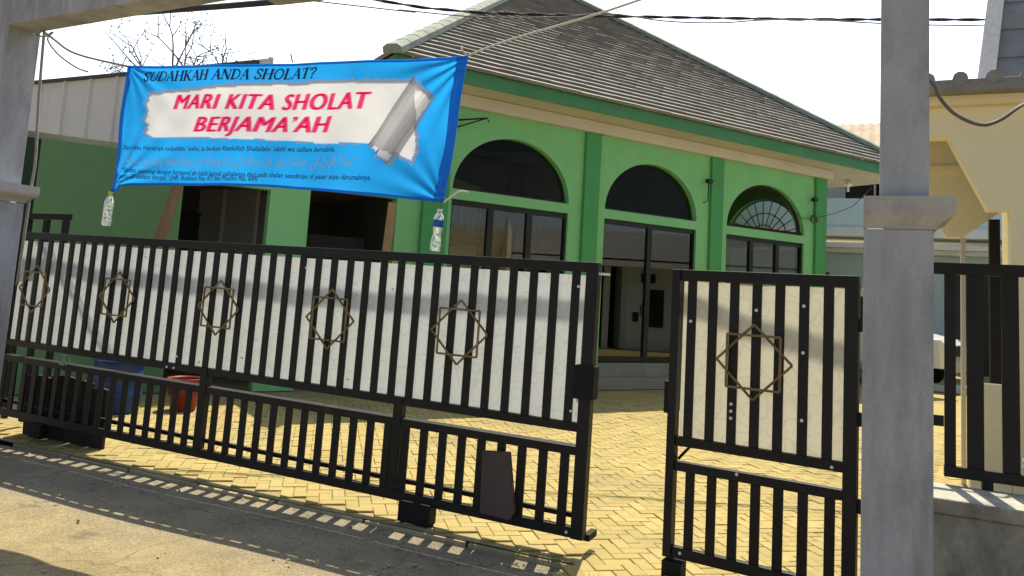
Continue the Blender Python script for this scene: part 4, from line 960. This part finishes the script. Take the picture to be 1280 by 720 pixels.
o = B(-1.4, 1.6, -.25, .25, 0, .16).build('pale_step', M['step'], None, .02); o.location = (10.4, 17.0, 0); o.rotation_euler = (0, 0, GY); tag(o, 'low pale bluish step block on the paving near the white van', 'step')

# ------------------------------------------------------------------ cables overhead
def twist(path, r, tw, mt, name, label):
    P = [Vector(p) for p in path]; m_ = MB()
    for ph in (0, PI):
        pts = []; dist = 0
        for k in range(len(P) - 1):
            n = max(2, int((P[k + 1] - P[k]).length / .12))
            for i in range(n):
                p = P[k].lerp(P[k + 1], i / n); a = ph + dist * tw; pts.append(p + Vector((0, math.cos(a) * r, math.sin(a) * r))); dist += (P[k + 1] - P[k]).length / n
        m_.tube(pts, r, 5)
    return tag(m_.build(name, mt), label, 'cable')
twist([(-14, 9.6, 5.9), (-2.17, 9, 5.02), (-1.2, 9, 4.92), (-.52, 9, 4.9), (.44, 9, 4.93), (1.59, 9, 4.98), (3.32, 9, 5.06), (5.63, 9, 5.2), (6.21, 9, 5.23), (14, 8.4, 6.0)], .011, 9, M['cable'], 'power_cable', 'twisted dark power cable crossing in front of the tiled roof')
cord('service_wire', [(-14, 9.4, 5.7), (-2.42, 8.9, 4.88), (-1.47, 8.9, 4.84), (-.51, 8.9, 4.81), (.43, 8.9, 4.87), (1.0, 8.9, 4.95), (1.67, 8.9, 4.90), (2.33, 8.9, 4.92), (3.28, 8.9, 5.02), (6.2, 8.9, 5.15), (14, 8.6, 6.0)], .008, M['cable_grey'], 'thin grey wire sagging just below the twisted power cable', 'wire')
cord('hose', [(2.70, 5.35, 3.30), (2.82, 5.2, 3.22), (2.89, 5.2, 3.10), (3.0, 5.2, 2.99), (3.17, 5.2, 2.93), (3.30, 5.2, 2.97), (3.42, 5.2, 3.06), (3.6, 5.4, 3.15)], .013, M['cable_grey'], 'grey hose looping across the yellow house front', 'hose')
# unseen cable, added over the gate to cast the wavy band on its sheet
pts = [G(-16, 1.6, 5.25), G(-9, 1.6, 4.86), G(-6, 1.6, 4.71), G(-4, 1.6, 4.63), G(-2, 1.6, 4.61), G(0, 1.6, 4.66), G(3, 1.6, 4.85), G(9, 1.6, 5.5), G(16, 1.6, 6.4)]
cord('shadow_cable', pts, .036, M['cable'], 'unseen thick dark cable added high over the gate to shade its sheet', 'cable', sub=8)

# ------------------------------------------------------------------ weeds, dry leaves and rubble along the kerb
rg = random.Random(21)
for i, (t, n, s, lab) in enumerate(((-.12, -.16, .10, 'largest tuft of dry weeds at the kerb below the gate corner'), (.20, -.30, .07, 'small weed tuft growing between pavers in the gate opening'), (-.36, -.17, .05, 'tiny weed tuft beside the broken kerb end'))):
    q = MB()
    for _ in range(40):
        a = rg.uniform(0, 2 * PI); rr = rg.uniform(0, s * .9); p = Vector((rr * math.cos(a), rr * math.sin(a), -.02)); h = rg.uniform(.3, 1) * s * .8
        d = Vector((rg.gauss(0, .7), rg.gauss(0, .7), 1)).normalized(); w_ = Vector((rg.gauss(0, 1), rg.gauss(0, 1), 0)).normalized() * .004
        q.face([p - w_, p + w_, p + d * h]); 
    o = q.build('weed_tuft', M['weed']); o.location = G(t, n, 0); tag(o, lab, 'weed')
st = MB()
for _ in range(170):
    t, n = rg.uniform(-5.2, .6), -.16 - abs(rg.gauss(0, .35)); 
    if rg.random() < .35: n = rg.uniform(-2.4, -.2)
    s = min(.011, abs(rg.gauss(0, .005)) + .002); p = G(t, n, -.05 + s * .3)
    st.box(-s, s, -s * .8, s * .8, -s * .5, s * .5, Matrix.Translation(p) @ Matrix.Rotation(rg.uniform(0, 6), 4, Vector((rg.random(), rg.random(), 1)).normalized()))
tag(st.build('gravel', M['kerb']), 'loose grit and small stones scattered along the kerb', 'gravel', kind='stuff')
lf = MB()
for _ in range(45):
    t, n = rg.uniform(-5.2, .4), rg.uniform(-1.0, -.15); p = G(t, n, -.032); s = rg.uniform(.012, .03); a = rg.uniform(0, 6); u = Vector((math.cos(a), math.sin(a), rg.uniform(-.2, .3))) * s; v_ = Vector((-math.sin(a), math.cos(a), rg.uniform(-.1, .3))) * s * .5
    lf.face([p - u, p + v_, p + u, p - v_])
tag(lf.build('leaf_litter', M['timber']), 'dry leaves scattered on the road edge', 'leaves', kind='stuff')
# repeats share a group
for pre, grp in (('concrete_pillar', 'pillars of the gateway'), ('concrete_beam', 'beams over the gateway'), ('water_bottle', 'bottles hung from the banner corners'), ('parked_van', 'vans parked in the far yard'), ('rope', 'ropes of the banner'), ('weed_tuft', 'weed tufts along the kerb')):
    for o in list(bpy.data.objects):
        if o.parent is None and o.name.split('.')[0] == pre: o['group'] = grp
